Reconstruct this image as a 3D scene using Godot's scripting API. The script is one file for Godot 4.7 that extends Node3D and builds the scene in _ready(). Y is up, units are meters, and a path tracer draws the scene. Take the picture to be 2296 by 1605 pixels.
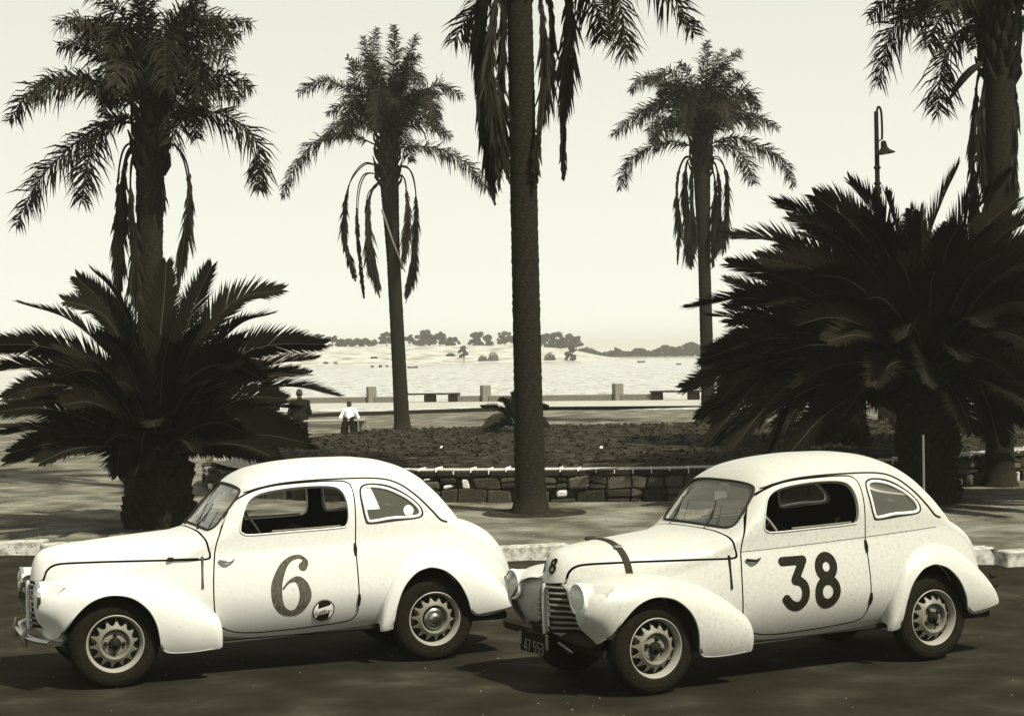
extends Node3D
# Two white saloons parked by a palm-lined waterfront park.

const FD := 4029.5            # survey constants: sight lines of the photograph, used to find where things stand
var rnd := RandomNumberGenerator.new()
var used := {}
var M := {}
var K := {}                   # meshes shared by the two cars


func P(px: float, py: float, z: float) -> Vector3:
	var ix := px - 1148.0
	var iy := py - 802.6
	return Vector3((ix * 0.999805 - iy * 0.019727) * z / FD, 2.4426 - (ix * 0.019727 + iy * 0.999805 + 21.7) * z / FD, -z)


# ---------------------------------------------------------------- mesh building
class MB:
	var v := PackedVector3Array()
	var n := PackedVector3Array()
	var ix := PackedInt32Array()

	func vert(p: Vector3, q: Vector3) -> int:
		v.append(p)
		n.append(q)
		return v.size() - 1

	func tri(a: int, b: int, c: int) -> void:
		var g := (v[b] - v[a]).cross(v[c] - v[a])
		if g.dot(n[a] + n[b] + n[c]) > 0.0:
			ix.append(a); ix.append(c); ix.append(b)
		else:
			ix.append(a); ix.append(b); ix.append(c)

	func quad(a: int, b: int, c: int, d: int) -> void:
		tri(a, b, c)
		tri(a, c, d)

	func face(pts: PackedVector3Array, away: Vector3) -> void:
		var g := (pts[1] - pts[0]).cross(pts[2] - pts[0])
		if g.length_squared() < 1e-14:
			return
		g = g.normalized()
		if g.dot(away) < 0.0:
			g = -g
		var f := v.size()
		for p in pts:
			v.append(p)
			n.append(g)
		for i in range(1, pts.size() - 1):
			tri(f, f + i, f + i + 1)

	# chamfered box
	func box(c: Vector3, s: Vector3, b := Basis(), ch := 0.01) -> void:
		var h := s * 0.5
		var k := minf(ch, minf(h.x, minf(h.y, h.z)) * 0.9)
		var cor := {}
		for i in 8:
			var e := Vector3(1 if i & 1 else -1, 1 if i & 2 else -1, 1 if i & 4 else -1)
			for a in 3:
				var q := Vector3(e.x * (h.x - k), e.y * (h.y - k), e.z * (h.z - k))
				q[a] = e[a] * h[a]
				cor[i * 3 + a] = c + b * q
		for a in 3:
			var o := (a + 1) % 3
			var w := (a + 2) % 3
			for sgn in 2:
				var i0 := sgn << a
				face(PackedVector3Array([cor[i0 * 3 + a], cor[(i0 | 1 << o) * 3 + a], cor[(i0 | 1 << o | 1 << w) * 3 + a], cor[(i0 | 1 << w) * 3 + a]]), cor[i0 * 3 + a] + cor[(i0 | 1 << o | 1 << w) * 3 + a] - c * 2.0)
			for so in 2:
				for sw in 2:
					var e0 := (so << o) | (sw << w)
					var e1 := e0 | (1 << a)
					face(PackedVector3Array([cor[e0 * 3 + o], cor[e1 * 3 + o], cor[e1 * 3 + w], cor[e0 * 3 + w]]), cor[e0 * 3 + o] + cor[e1 * 3 + w] - c * 2.0)
		for i in 8:
			face(PackedVector3Array([cor[i * 3], cor[i * 3 + 1], cor[i * 3 + 2]]), cor[i * 3] - c)

	func tube(p: PackedVector3Array, r: PackedFloat32Array, sides := 6, caps := true, flat := 1.0) -> void:
		var cnt := p.size()
		var up := Vector3.UP
		var t0 := (p[1] - p[0]).normalized()
		if absf(t0.dot(up)) > 0.9:
			up = Vector3.RIGHT
		var a := t0.cross(up).normalized()
		var first := v.size()
		for i in cnt:
			var t := (p[mini(i + 1, cnt - 1)] - p[maxi(i - 1, 0)]).normalized()
			a = (a - t * a.dot(t)).normalized()
			var b := t.cross(a)
			var rr := r[mini(i, r.size() - 1)]
			for j in sides:
				var w := TAU * j / sides
				var d := a * cos(w) + b * sin(w)
				v.append(p[i] + a * (cos(w) * rr) + b * (sin(w) * rr * flat))
				n.append(d)
		for i in cnt - 1:
			for j in sides:
				var q := first + i * sides
				var k := (j + 1) % sides
				quad(q + j, q + k, q + sides + k, q + sides + j)
		if caps:
			for e in [0, cnt - 1]:
				var tt: Vector3 = (p[0] - p[1]).normalized() if e == 0 else (p[cnt - 1] - p[cnt - 2]).normalized()
				var ring := PackedVector3Array()
				for j in sides:
					ring.append(v[first + e * sides + j])
				face(ring, tt)

	# profile points (radius, height) turned about an axis
	func lathe(prof: PackedVector2Array, org: Vector3, axis: Vector3, segs := 24) -> void:
		var a := axis.cross(Vector3.UP if absf(axis.y) < 0.9 else Vector3.RIGHT).normalized()
		var b := axis.cross(a)
		for i in prof.size() - 1:
			var d := prof[i + 1] - prof[i]
			var nn := Vector2(d.y, -d.x).normalized()
			var f := v.size()
			for j in segs + 1:
				var w := TAU * j / segs
				var o := a * cos(w) + b * sin(w)
				var nv := (o * nn.x + axis * nn.y).normalized()
				vert(org + o * prof[i].x + axis * prof[i].y, nv)
				vert(org + o * prof[i + 1].x + axis * prof[i + 1].y, nv)
			for j in segs:
				quad(f + j * 2, f + j * 2 + 1, f + j * 2 + 3, f + j * 2 + 2)

	func add(m: MB, t := Transform3D()) -> void:
		var f := v.size()
		for i in m.v.size():
			v.append(t * m.v[i])
			n.append((t.basis * m.n[i]).normalized())
		for i in m.ix:
			ix.append(f + i)

	func mesh() -> ArrayMesh:
		var arr := []
		arr.resize(Mesh.ARRAY_MAX)
		arr[Mesh.ARRAY_VERTEX] = v
		arr[Mesh.ARRAY_NORMAL] = n
		arr[Mesh.ARRAY_INDEX] = ix
		var m := ArrayMesh.new()
		m.add_surface_from_arrays(Mesh.PRIMITIVE_TRIANGLES, arr)
		return m


func grid(rows: Array, outward: Callable, wrap := false) -> MB:
	var m := MB.new()
	var a := rows.size()
	var b: int = rows[0].size()
	for i in a:
		var r0: PackedVector3Array = rows[maxi(i - 1, 0)]
		var r1: PackedVector3Array = rows[mini(i + 1, a - 1)]
		var r: PackedVector3Array = rows[i]
		for j in b:
			var j0 := (j - 1 + b) % b if wrap else maxi(j - 1, 0)
			var j1 := (j + 1) % b if wrap else mini(j + 1, b - 1)
			var g := (r1[j] - r0[j]).cross(r[j1] - r[j0])
			var o: Vector3 = outward.call(r[j])
			if g.length_squared() < 1e-16:
				g = o
			g = g.normalized()
			if g.dot(o) < 0.0:
				g = -g
			m.vert(r[j], g)
	for i in a - 1:
		for j in (b if wrap else b - 1):
			var k := (j + 1) % b
			m.quad(i * b + j, i * b + k, (i + 1) * b + k, (i + 1) * b + j)
	return m


# the part of a mesh where the field is positive, cut cleanly
func clip(m: MB, f: PackedFloat32Array) -> MB:
	var o := MB.new()
	var to := PackedInt32Array()
	to.resize(m.v.size())
	to.fill(-1)
	for t in range(0, m.ix.size(), 3):
		var id := [m.ix[t], m.ix[t + 1], m.ix[t + 2]]
		var c := 0
		for q in id:
			if f[q] > 0.0:
				c += 1
		if c == 0:
			continue
		var poly := PackedInt32Array()
		for e in 3:
			var a: int = id[e]
			var b: int = id[(e + 1) % 3]
			if f[a] > 0.0:
				if to[a] < 0:
					to[a] = o.vert(m.v[a], m.n[a])
				poly.append(to[a])
			if (f[a] > 0.0) != (f[b] > 0.0):
				var k := f[a] / (f[a] - f[b])
				poly.append(o.vert(m.v[a].lerp(m.v[b], k), m.n[a].lerp(m.n[b], k).normalized()))
		for e in range(1, poly.size() - 1):
			o.tri(poly[0], poly[e], poly[e + 1])
	return o


func pc(k: Array, x: float) -> float:
	var c := k.size() / 2
	if x <= k[0]:
		return k[1]
	if x >= k[c * 2 - 2]:
		return k[c * 2 - 1]
	var i := 0
	while x > k[i * 2 + 2]:
		i += 1
	var x0: float = k[i * 2]
	var y0: float = k[i * 2 + 1]
	var x1: float = k[i * 2 + 2]
	var y1: float = k[i * 2 + 3]
	var h := x1 - x0
	var d := (y1 - y0) / h
	var m0 := d
	var m1 := d
	if i > 0:
		var e: float = (y0 - k[i * 2 - 1]) / (x0 - k[i * 2 - 2])
		m0 = 2.0 * e * d / (e + d) if e * d > 0.0 else 0.0
	if i < c - 2:
		var e: float = (k[i * 2 + 5] - y1) / (k[i * 2 + 4] - x1)
		m1 = 2.0 * e * d / (e + d) if e * d > 0.0 else 0.0
	var t := (x - x0) / h
	var t2 := t * t
	var t3 := t2 * t
	return y0 * (2 * t3 - 3 * t2 + 1) + m0 * h * (t3 - 2 * t2 + t) + y1 * (3 * t2 - 2 * t3) + m1 * h * (t3 - t2)


func cat(p: PackedVector3Array, steps: int, closed := false) -> PackedVector3Array:
	var o := PackedVector3Array()
	var c := p.size()
	var last := c if closed else c - 1
	for i in last:
		var a := p[(i - 1 + c) % c] if closed or i > 0 else p[0] * 2.0 - p[1]
		var b := p[i]
		var d := p[(i + 1) % c]
		var e := p[(i + 2) % c] if closed or i < c - 2 else p[c - 1] * 2.0 - p[c - 2]
		for s in steps:
			o.append(b.cubic_interpolate(d, a, e, float(s) / steps))
	if not closed:
		o.append(p[c - 1])
	return o


func loop2(k: Array, steps := 4) -> PackedVector2Array:
	var p := PackedVector3Array()
	for i in range(0, k.size(), 2):
		p.append(Vector3(k[i], k[i + 1], 0))
	var o := PackedVector2Array()
	for q in cat(p, steps, true):
		o.append(Vector2(q.x, q.y))
	return o


# signed distance to a closed outline, positive outside
func sdf(poly: PackedVector2Array, p: Vector2) -> float:
	var best := 1e9
	var inside := false
	var c := poly.size()
	var j := c - 1
	for i in c:
		var a := poly[i]
		var b := poly[j]
		var e := b - a
		var w := p - a
		var q := w - e * clampf(w.dot(e) / maxf(e.length_squared(), 1e-12), 0.0, 1.0)
		best = minf(best, q.length_squared())
		if (a.y > p.y) != (b.y > p.y) and p.x < (b.x - a.x) * (p.y - a.y) / (b.y - a.y) + a.x:
			inside = not inside
		j = i
	return -sqrt(best) if inside else sqrt(best)


# ---------------------------------------------------------------- nodes
func numbered(called: String) -> String:
	var k: int = used.get(called, 0)
	used[called] = k + 1
	return called if k == 0 else "%s_%03d" % [called, k]


func base(called: String, label: String, category: String, at := Vector3.ZERO, turn := 0.0, group := "") -> Node3D:
	var o := Node3D.new()
	o.name = numbered(called)
	add_child(o)
	o.position = at
	o.rotation.y = turn
	tag(o, label, category, group)
	return o


func tag(o: Node, label: String, category: String, group := "", kind := "") -> void:
	if label:
		o.set_meta("label", label)
	if category:
		o.set_meta("category", category)
	if group:
		o.set_meta("group", group)
	if kind:
		o.set_meta("kind", kind)


func part(called: String, mesh: Variant, mat: Material, parent: Node) -> MeshInstance3D:
	var o := MeshInstance3D.new()
	o.mesh = mesh.mesh() if mesh is MB else mesh
	o.material_override = mat
	o.name = numbered(called) if parent == self else called
	parent.add_child(o, true)
	return o


func setting(called: String, mesh: Variant, mat: Material, label := "") -> MeshInstance3D:
	var o := part(called, mesh, mat, self)
	tag(o, label, "", "", "structure")
	return o


# ---------------------------------------------------------------- materials
func tone(v: float) -> Color:      # the warm olive black to cream scale of the old print, for a base reflectance v
	var k := clampf((v - 0.02) / 0.5, 0.0, 1.0)
	k = sqrt(k)
	return Color(v * lerpf(1.07, 1.0, k), v * lerpf(0.95, 1.0, k), v * lerpf(0.64, 0.97, k)).linear_to_srgb()


func flat(v: float, rough := 0.8, metal := 0.0, spec := 0.5) -> StandardMaterial3D:
	var m := StandardMaterial3D.new()
	m.albedo_color = tone(v)
	m.roughness = rough
	m.metallic = metal
	m.metallic_specular = minf(spec, 0.12) if rough > 0.55 and metal == 0.0 else spec
	return m


func noise_tex(freq: float, s: int, ramp: Array, octaves := 5, size := 512, kind := FastNoiseLite.TYPE_SIMPLEX_SMOOTH) -> NoiseTexture2D:
	var n := FastNoiseLite.new()
	n.seed = s
	n.noise_type = kind
	n.frequency = freq
	n.fractal_octaves = octaves
	n.fractal_gain = 0.6
	var t := NoiseTexture2D.new()
	t.width = size
	t.height = size
	t.seamless = true
	t.noise = n
	if ramp:
		var g := Gradient.new()
		var off := PackedFloat32Array()
		var col := PackedColorArray()
		for i in range(0, ramp.size(), 2):
			off.append(ramp[i])
			col.append(tone(ramp[i + 1]))
		g.offsets = off
		g.colors = col
		t.color_ramp = g
	return t


func mottled(ramp: Array, scale: Vector3, freq := 0.02, s := 1, rough := 0.9, bump := 0.0, octaves := 5, size := 512, world := true) -> StandardMaterial3D:
	var m := StandardMaterial3D.new()
	m.albedo_texture = noise_tex(freq, s, ramp, octaves, size)
	m.roughness = rough
	m.uv1_triplanar = true
	m.uv1_world_triplanar = world
	m.uv1_scale = scale
	m.metallic_specular = 0.12
	if bump > 0.0:
		m.heightmap_enabled = true
		m.heightmap_texture = noise_tex(freq * 1.7, s + 50, [], octaves, size)
		m.heightmap_scale = bump
	return m


func materials() -> void:
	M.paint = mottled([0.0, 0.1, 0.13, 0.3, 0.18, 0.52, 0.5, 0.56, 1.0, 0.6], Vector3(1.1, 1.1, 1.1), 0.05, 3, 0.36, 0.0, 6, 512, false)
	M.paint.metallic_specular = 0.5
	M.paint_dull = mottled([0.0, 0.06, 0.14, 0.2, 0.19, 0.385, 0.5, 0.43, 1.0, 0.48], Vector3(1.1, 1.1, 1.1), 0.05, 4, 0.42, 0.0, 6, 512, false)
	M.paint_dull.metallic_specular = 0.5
	M.white_rubber = flat(0.75, 0.5)
	M.rubber = flat(0.025, 0.6)
	M.tyre = mottled([0.0, 0.006, 0.5, 0.01, 1.0, 0.02], Vector3(3, 3, 3), 0.03, 5, 0.85, 0.0, 4, 256, false)
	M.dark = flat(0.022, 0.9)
	M.lining = flat(0.02, 0.95)
	M.seat = flat(0.018, 0.9)
	M.chrome = flat(0.72, 0.14, 1.0)
	M.dull_chrome = flat(0.35, 0.3, 1.0)
	M.rim = flat(0.14, 0.5)
	M.flange = flat(0.26, 0.5)
	M.number = mottled([0.0, 0.008, 0.5, 0.014, 1.0, 0.03], Vector3(4, 4, 4), 0.03, 6, 0.5, 0.0, 4, 256, false)
	M.number_grey = mottled([0.0, 0.03, 0.45, 0.07, 1.0, 0.14], Vector3(5, 2, 5), 0.03, 7, 0.6, 0.0, 5, 256, false)
	M.leather = flat(0.03, 0.6)
	M.white = flat(0.8, 0.6)
	M.plate = flat(0.008, 0.6)
	var g := StandardMaterial3D.new()
	g.albedo_color = Color(0.95, 0.95, 0.85, 0.06)
	g.transparency = BaseMaterial3D.TRANSPARENCY_ALPHA
	g.roughness = 0.03
	M.glass = g
	var l := StandardMaterial3D.new()
	l.albedo_color = Color(0.95, 0.95, 0.88, 0.12)
	l.transparency = BaseMaterial3D.TRANSPARENCY_ALPHA
	l.roughness = 0.05
	M.lens = l
	M.asphalt = mottled([0.0, 0.011, 0.4, 0.017, 0.6, 0.022, 0.75, 0.03, 1.0, 0.05], Vector3(0.14, 0.14, 0.14), 0.006, 11, 0.92, 0.15, 8, 1024)
	M.park = mottled([0.0, 0.045, 0.35, 0.085, 0.52, 0.125, 0.7, 0.165, 1.0, 0.24], Vector3(0.11, 0.11, 0.11), 0.007, 12, 0.95, 0.0, 8, 1024)
	M.promenade = mottled([0.0, 0.26, 0.5, 0.36, 1.0, 0.44], Vector3(0.1, 0.2, 0.3), 0.02, 13, 0.95)
	M.soil = mottled([0.0, 0.009, 0.4, 0.017, 0.6, 0.028, 0.75, 0.05, 1.0, 0.1], Vector3(0.22, 0.3, 0.22), 0.012, 14, 0.95, 0.4, 7, 1024)
	M.sand = mottled([0.0, 0.16, 0.5, 0.26, 1.0, 0.36], Vector3(0.5, 0.5, 0.5), 0.03, 15, 0.95, 1.0)
	M.shore = mottled([0.0, 0.12, 0.35, 0.3, 0.55, 0.42, 1.0, 0.55], Vector3(0.012, 0.05, 0.012), 0.02, 16, 0.95)
	M.kerb = mottled([0.0, 0.10, 0.3, 0.22, 0.5, 0.36, 0.75, 0.48, 1.0, 0.58], Vector3(0.7, 0.7, 0.7), 0.02, 17, 0.8, 0.3)
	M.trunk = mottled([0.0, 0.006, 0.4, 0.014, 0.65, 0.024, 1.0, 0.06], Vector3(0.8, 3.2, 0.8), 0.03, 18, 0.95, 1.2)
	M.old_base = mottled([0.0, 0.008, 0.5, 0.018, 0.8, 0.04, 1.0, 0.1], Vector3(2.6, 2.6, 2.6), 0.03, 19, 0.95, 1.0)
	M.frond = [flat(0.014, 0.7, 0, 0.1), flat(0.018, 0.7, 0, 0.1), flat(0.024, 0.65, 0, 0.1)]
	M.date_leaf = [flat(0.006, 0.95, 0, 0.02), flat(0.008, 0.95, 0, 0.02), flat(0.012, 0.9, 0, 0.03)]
	M.stalk = flat(0.045, 0.85)
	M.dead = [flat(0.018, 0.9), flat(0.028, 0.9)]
	M.pale_stalk = flat(0.16, 0.7)
	M.stones = []
	for i in 6:
		M.stones.append(mottled([0.0, [0.012, 0.016, 0.022, 0.03, 0.045, 0.4][i], 1.0, [0.04, 0.05, 0.065, 0.085, 0.11, 0.7][i]], Vector3(2.0, 2.0, 2.0), 0.03, 30 + i, 0.9, 1.0, 5, 256))
	M.mortar = mottled([0.0, 0.015, 0.6, 0.04, 0.8, 0.1, 1.0, 0.5], Vector3(1.2, 1.2, 1.2), 0.03, 44, 0.95, 0.5, 5, 256)
	M.cap = mottled([0.0, 0.2, 0.5, 0.42, 1.0, 0.62], Vector3(1.6, 1.6, 1.6), 0.03, 40, 0.9, 1.0, 5, 256)
	M.concrete = mottled([0.0, 0.1, 0.5, 0.17, 1.0, 0.24], Vector3(1.2, 1.2, 1.2), 0.03, 41, 0.9, 0.8, 5, 256)
	M.iron = flat(0.014, 0.7)
	M.cloth_dark = flat(0.009, 0.95)
	M.cloth_white = flat(0.78, 0.9)
	M.skin = flat(0.25, 0.7)
	M.hair = flat(0.04, 0.8)
	M.wood = flat(0.3, 0.8)
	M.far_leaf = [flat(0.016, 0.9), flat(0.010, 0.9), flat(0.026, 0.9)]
	M.boat = flat(0.03, 0.7)
	M.grass = [flat(0.02, 0.9), flat(0.032, 0.9)]
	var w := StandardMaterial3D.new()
	w.albedo_texture = noise_tex(0.02, 61, [0.0, 0.06, 0.34, 0.12, 0.42, 0.36, 0.5, 0.5, 1.0, 0.6], 6, 1024)  # streaks paint the darker wave reflections into the water colour
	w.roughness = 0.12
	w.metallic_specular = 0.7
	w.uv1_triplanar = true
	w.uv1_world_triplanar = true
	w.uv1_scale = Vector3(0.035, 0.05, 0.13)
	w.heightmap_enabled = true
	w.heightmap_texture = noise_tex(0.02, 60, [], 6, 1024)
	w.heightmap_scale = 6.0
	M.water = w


# ---------------------------------------------------------------- the car: car frame x from nose (0) to tail (4.06), y up, z outward on the left
const C_T := [0.13, 0.74, 0.15, 0.87, 0.18, 0.945, 0.24, 0.99, 0.34, 1.015, 0.6, 1.04, 1.0, 1.068, 1.26, 1.08, 1.36, 1.09, 1.44, 1.155, 1.55, 1.30, 1.65, 1.42, 1.74, 1.495, 1.86, 1.545, 2.1, 1.583, 2.35, 1.597, 2.6, 1.595, 2.82, 1.573, 3.0, 1.525, 3.15, 1.45, 3.28, 1.335, 3.39, 1.20, 3.47, 1.09, 3.53, 1.06, 3.62, 1.035, 3.76, 0.965, 3.88, 0.85, 3.97, 0.70, 4.01, 0.56, 4.02, 0.48]
const C_YB := [0.13, 0.65, 0.4, 0.71, 0.8, 0.78, 1.2, 0.88, 1.42, 0.95, 1.6, 0.957, 2.39, 0.98, 3.27, 1.01, 3.47, 0.95, 3.7, 0.80, 3.88, 0.62, 4.02, 0.44]
const C_WB := [0.13, 0.035, 0.16, 0.105, 0.22, 0.165, 0.32, 0.225, 0.5, 0.32, 0.8, 0.42, 1.1, 0.505, 1.35, 0.565, 1.5, 0.592, 1.7, 0.612, 2.1, 0.624, 2.5, 0.62, 2.9, 0.60, 3.25, 0.562, 3.5, 0.505, 3.72, 0.415, 3.88, 0.30, 3.98, 0.16, 4.02, 0.08]
const C_WM := [0.13, 0.05, 0.16, 0.12, 0.22, 0.185, 0.32, 0.25, 0.5, 0.345, 0.8, 0.445, 1.1, 0.545, 1.35, 0.622, 1.5, 0.648, 1.7, 0.667, 2.1, 0.678, 2.5, 0.674, 2.9, 0.655, 3.25, 0.612, 3.5, 0.555, 3.72, 0.455, 3.88, 0.335, 3.98, 0.18, 4.02, 0.1]
const C_B := [0.13, 0.42, 0.3, 0.34, 0.6, 0.27, 1.3, 0.24, 1.42, 0.247, 2.68, 0.288, 3.2, 0.31, 4.02, 0.35]
const C_P := [0.13, 2.2, 0.5, 2.4, 1.2, 2.8, 1.40, 4.6, 1.62, 4.4, 1.85, 3.9, 2.2, 3.6, 3.0, 3.0, 3.5, 2.4, 4.02, 2.2]
const C_Q := [0.13, 2.2, 1.2, 2.2, 1.40, 3.0, 1.7, 2.7, 2.2, 2.4, 3.2, 2.3, 4.02, 2.2]

var o_side := []
var o_door := []


func side_z(x: float, y: float) -> float:
	var yb := pc(C_YB, x)
	var wb := pc(C_WB, x)
	if y >= yb:
		var t := pc(C_T, x)
		var e := clampf((y - yb) / (t - yb), 0.0, 1.0)
		return wb * pow(maxf(1.0 - pow(e, pc(C_P, x)), 0.0), 1.0 / pc(C_Q, x))
	return low_z(x, y, yb, wb)


func low_z(x: float, y: float, yb: float, wb: float) -> float:
	var wm := pc(C_WM, x)
	var b := pc(C_B, x)
	var ym := minf(0.62, (yb + b) * 0.55)
	if y > ym:
		return wb + (wm - wb) * sin(PI * 0.5 * (yb - y) / (yb - ym))
	return wm - minf(0.165, wm * 0.5) * pow((ym - y) / (ym - b), 1.9)


func top_y(x: float, z: float) -> float:
	var yb := pc(C_YB, x)
	var e := pow(minf(absf(z) / pc(C_WB, x), 1.0), pc(C_Q, x))
	return yb + (pc(C_T, x) - yb) * pow(1.0 - e, 1.0 / pc(C_P, x))


func find_x(lo: float, hi: float, f: Callable) -> float:   # f falls through zero between lo and hi
	var s: bool = f.call(lo) > 0.0
	for i in 30:
		var m := (lo + hi) * 0.5
		if (f.call(m) > 0.0) == s:
			lo = m
		else:
			hi = m
	return (lo + hi) * 0.5


func off(p: Vector3) -> Vector3:
	return p - Vector3(2, 0, 0)


func side_p(x: float, y: float, s: float) -> Vector3:
	return off(Vector3(x, y, s * side_z(x, y)))


func side_n(x: float, y: float, s: float) -> Vector3:
	var h := 0.006
	var dx := (side_z(x + h, y) - side_z(x - h, y)) / (2 * h)
	var dy := (side_z(x, y + h) - side_z(x, y - h)) / (2 * h)
	return Vector3(-dx, -dy, 1).normalized() * Vector3(1, 1, s)


func front_p(z: float, y: float) -> Vector3:
	return off(Vector3(find_x(1.34, 1.95, func(x): return top_y(x, z) - y), y, z))


func rear_p(z: float, y: float) -> Vector3:
	return off(Vector3(find_x(2.7, 3.7, func(x): return top_y(x, z) - y), y, z))


func nose_p(z: float, y: float) -> Vector3:
	return off(Vector3(find_x(0.131, 1.2, func(x): return side_z(x, y) - absf(z)), y, z))


func apron_x(z: float, y: float) -> float:       # sheet between the nose and the lamp, in front of the wheel
	var x := pc([0.06, 0.20, 0.14, 0.205, 0.22, 0.205, 0.32, 0.185, 0.42, 0.15, 0.5, 0.14, 0.58, 0.165, 0.66, 0.25], absf(z))
	if y > 0.68:
		x += 0.24 * pow((y - 0.68) / 0.2, 2.2)
	if y < 0.67:
		x += 0.15 * pow((0.67 - y) / 0.3, 1.7)
	return x


func grille_p(z: float, y: float) -> Vector3:
	var q := nose_p(z, y)
	return Vector3(minf(q.x, apron_x(z, y) - 2.0), y, z)


func decal(f: Callable, x0: float, x1: float, y0: float, y1: float, step: float, lift: float, where: Callable, norm: Callable) -> MB:
	var a := int((x1 - x0) / step) + 1
	var b := int((y1 - y0) / step) + 1
	var m := MB.new()
	var fv := PackedFloat32Array()
	for i in a + 1:
		for j in b + 1:
			var x := x0 + (x1 - x0) * i / a
			var y := y0 + (y1 - y0) * j / b
			var nn: Vector3 = norm.call(x, y)
			m.vert(where.call(x, y) + nn * lift, nn)
			fv.append(f.call(Vector2(x, y)))
	for i in a:
		for j in b:
			var q := i * (b + 1) + j
			m.quad(q, q + b + 1, q + b + 2, q + 1)
	return clip(m, fv)


func chain(p: Vector2, pts: Array) -> float:     # strokes given as x, y, radius
	var best := -1e9
	for i in range(0, pts.size() - 3, 3):
		var a := Vector2(pts[i], pts[i + 1])
		var b := Vector2(pts[i + 3], pts[i + 4])
		var e := b - a
		var t := clampf((p - a).dot(e) / e.length_squared(), 0.0, 1.0)
		best = maxf(best, lerpf(pts[i + 2], pts[i + 5], t) - (p - a - e * t).length())
	return best


func ring2(p: Vector2, c: Vector2, r: float, hw: float) -> float:
	return hw - absf((p - c).length() - r)


func seam_strip(pts: PackedVector3Array, nrm: PackedVector3Array, depth: float, m: MB) -> void:
	var c := pts.size()
	var mid := Vector3.ZERO
	for p in pts:
		mid += p / c
	for i in c:
		var j := (i + 1) % c
		var a := pts[i]
		var b := pts[j]
		m.face(PackedVector3Array([a, b, b - nrm[j] * depth, a - nrm[i] * depth]), mid - a)


func ring_tube(pts: PackedVector3Array, r: float, m: MB, sides := 6) -> void:
	var q := pts.duplicate()
	q.append(pts[0])
	q.append(pts[1])
	m.tube(q, PackedFloat32Array([r]), sides, false)


func pane(pts: PackedVector3Array, nrm: PackedVector3Array, sink: float, where: Callable, k2: PackedVector2Array) -> MB:
	var m := MB.new()
	var c := k2.size()
	var mid := Vector2.ZERO
	for q in k2:
		mid += q / c
	var rings := 5
	for i in rings + 1:
		for j in c:
			var q := mid.lerp(k2[j], float(i) / rings)
			m.vert(where.call(q) - nrm[j] * sink, nrm[j])
	for i in rings:
		for j in c:
			var k := (j + 1) % c
			m.quad(i * c + j, i * c + k, (i + 1) * c + k, (i + 1) * c + j)
	var acc := PackedVector3Array()
	acc.resize(m.v.size())
	for t in range(0, m.ix.size(), 3):
		var g := (m.v[m.ix[t + 1]] - m.v[m.ix[t]]).cross(m.v[m.ix[t + 2]] - m.v[m.ix[t]])
		for e in 3:
			acc[m.ix[t + e]] -= g
	for j in c:          # the hub of the fan is one point
		if j > 0:
			acc[0] += acc[j]
	for j in c:
		acc[j] = acc[0]
	for i in m.v.size():
		if acc[i].length_squared() > 1e-16:
			m.n[i] = acc[i].normalized()
	return m


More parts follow.
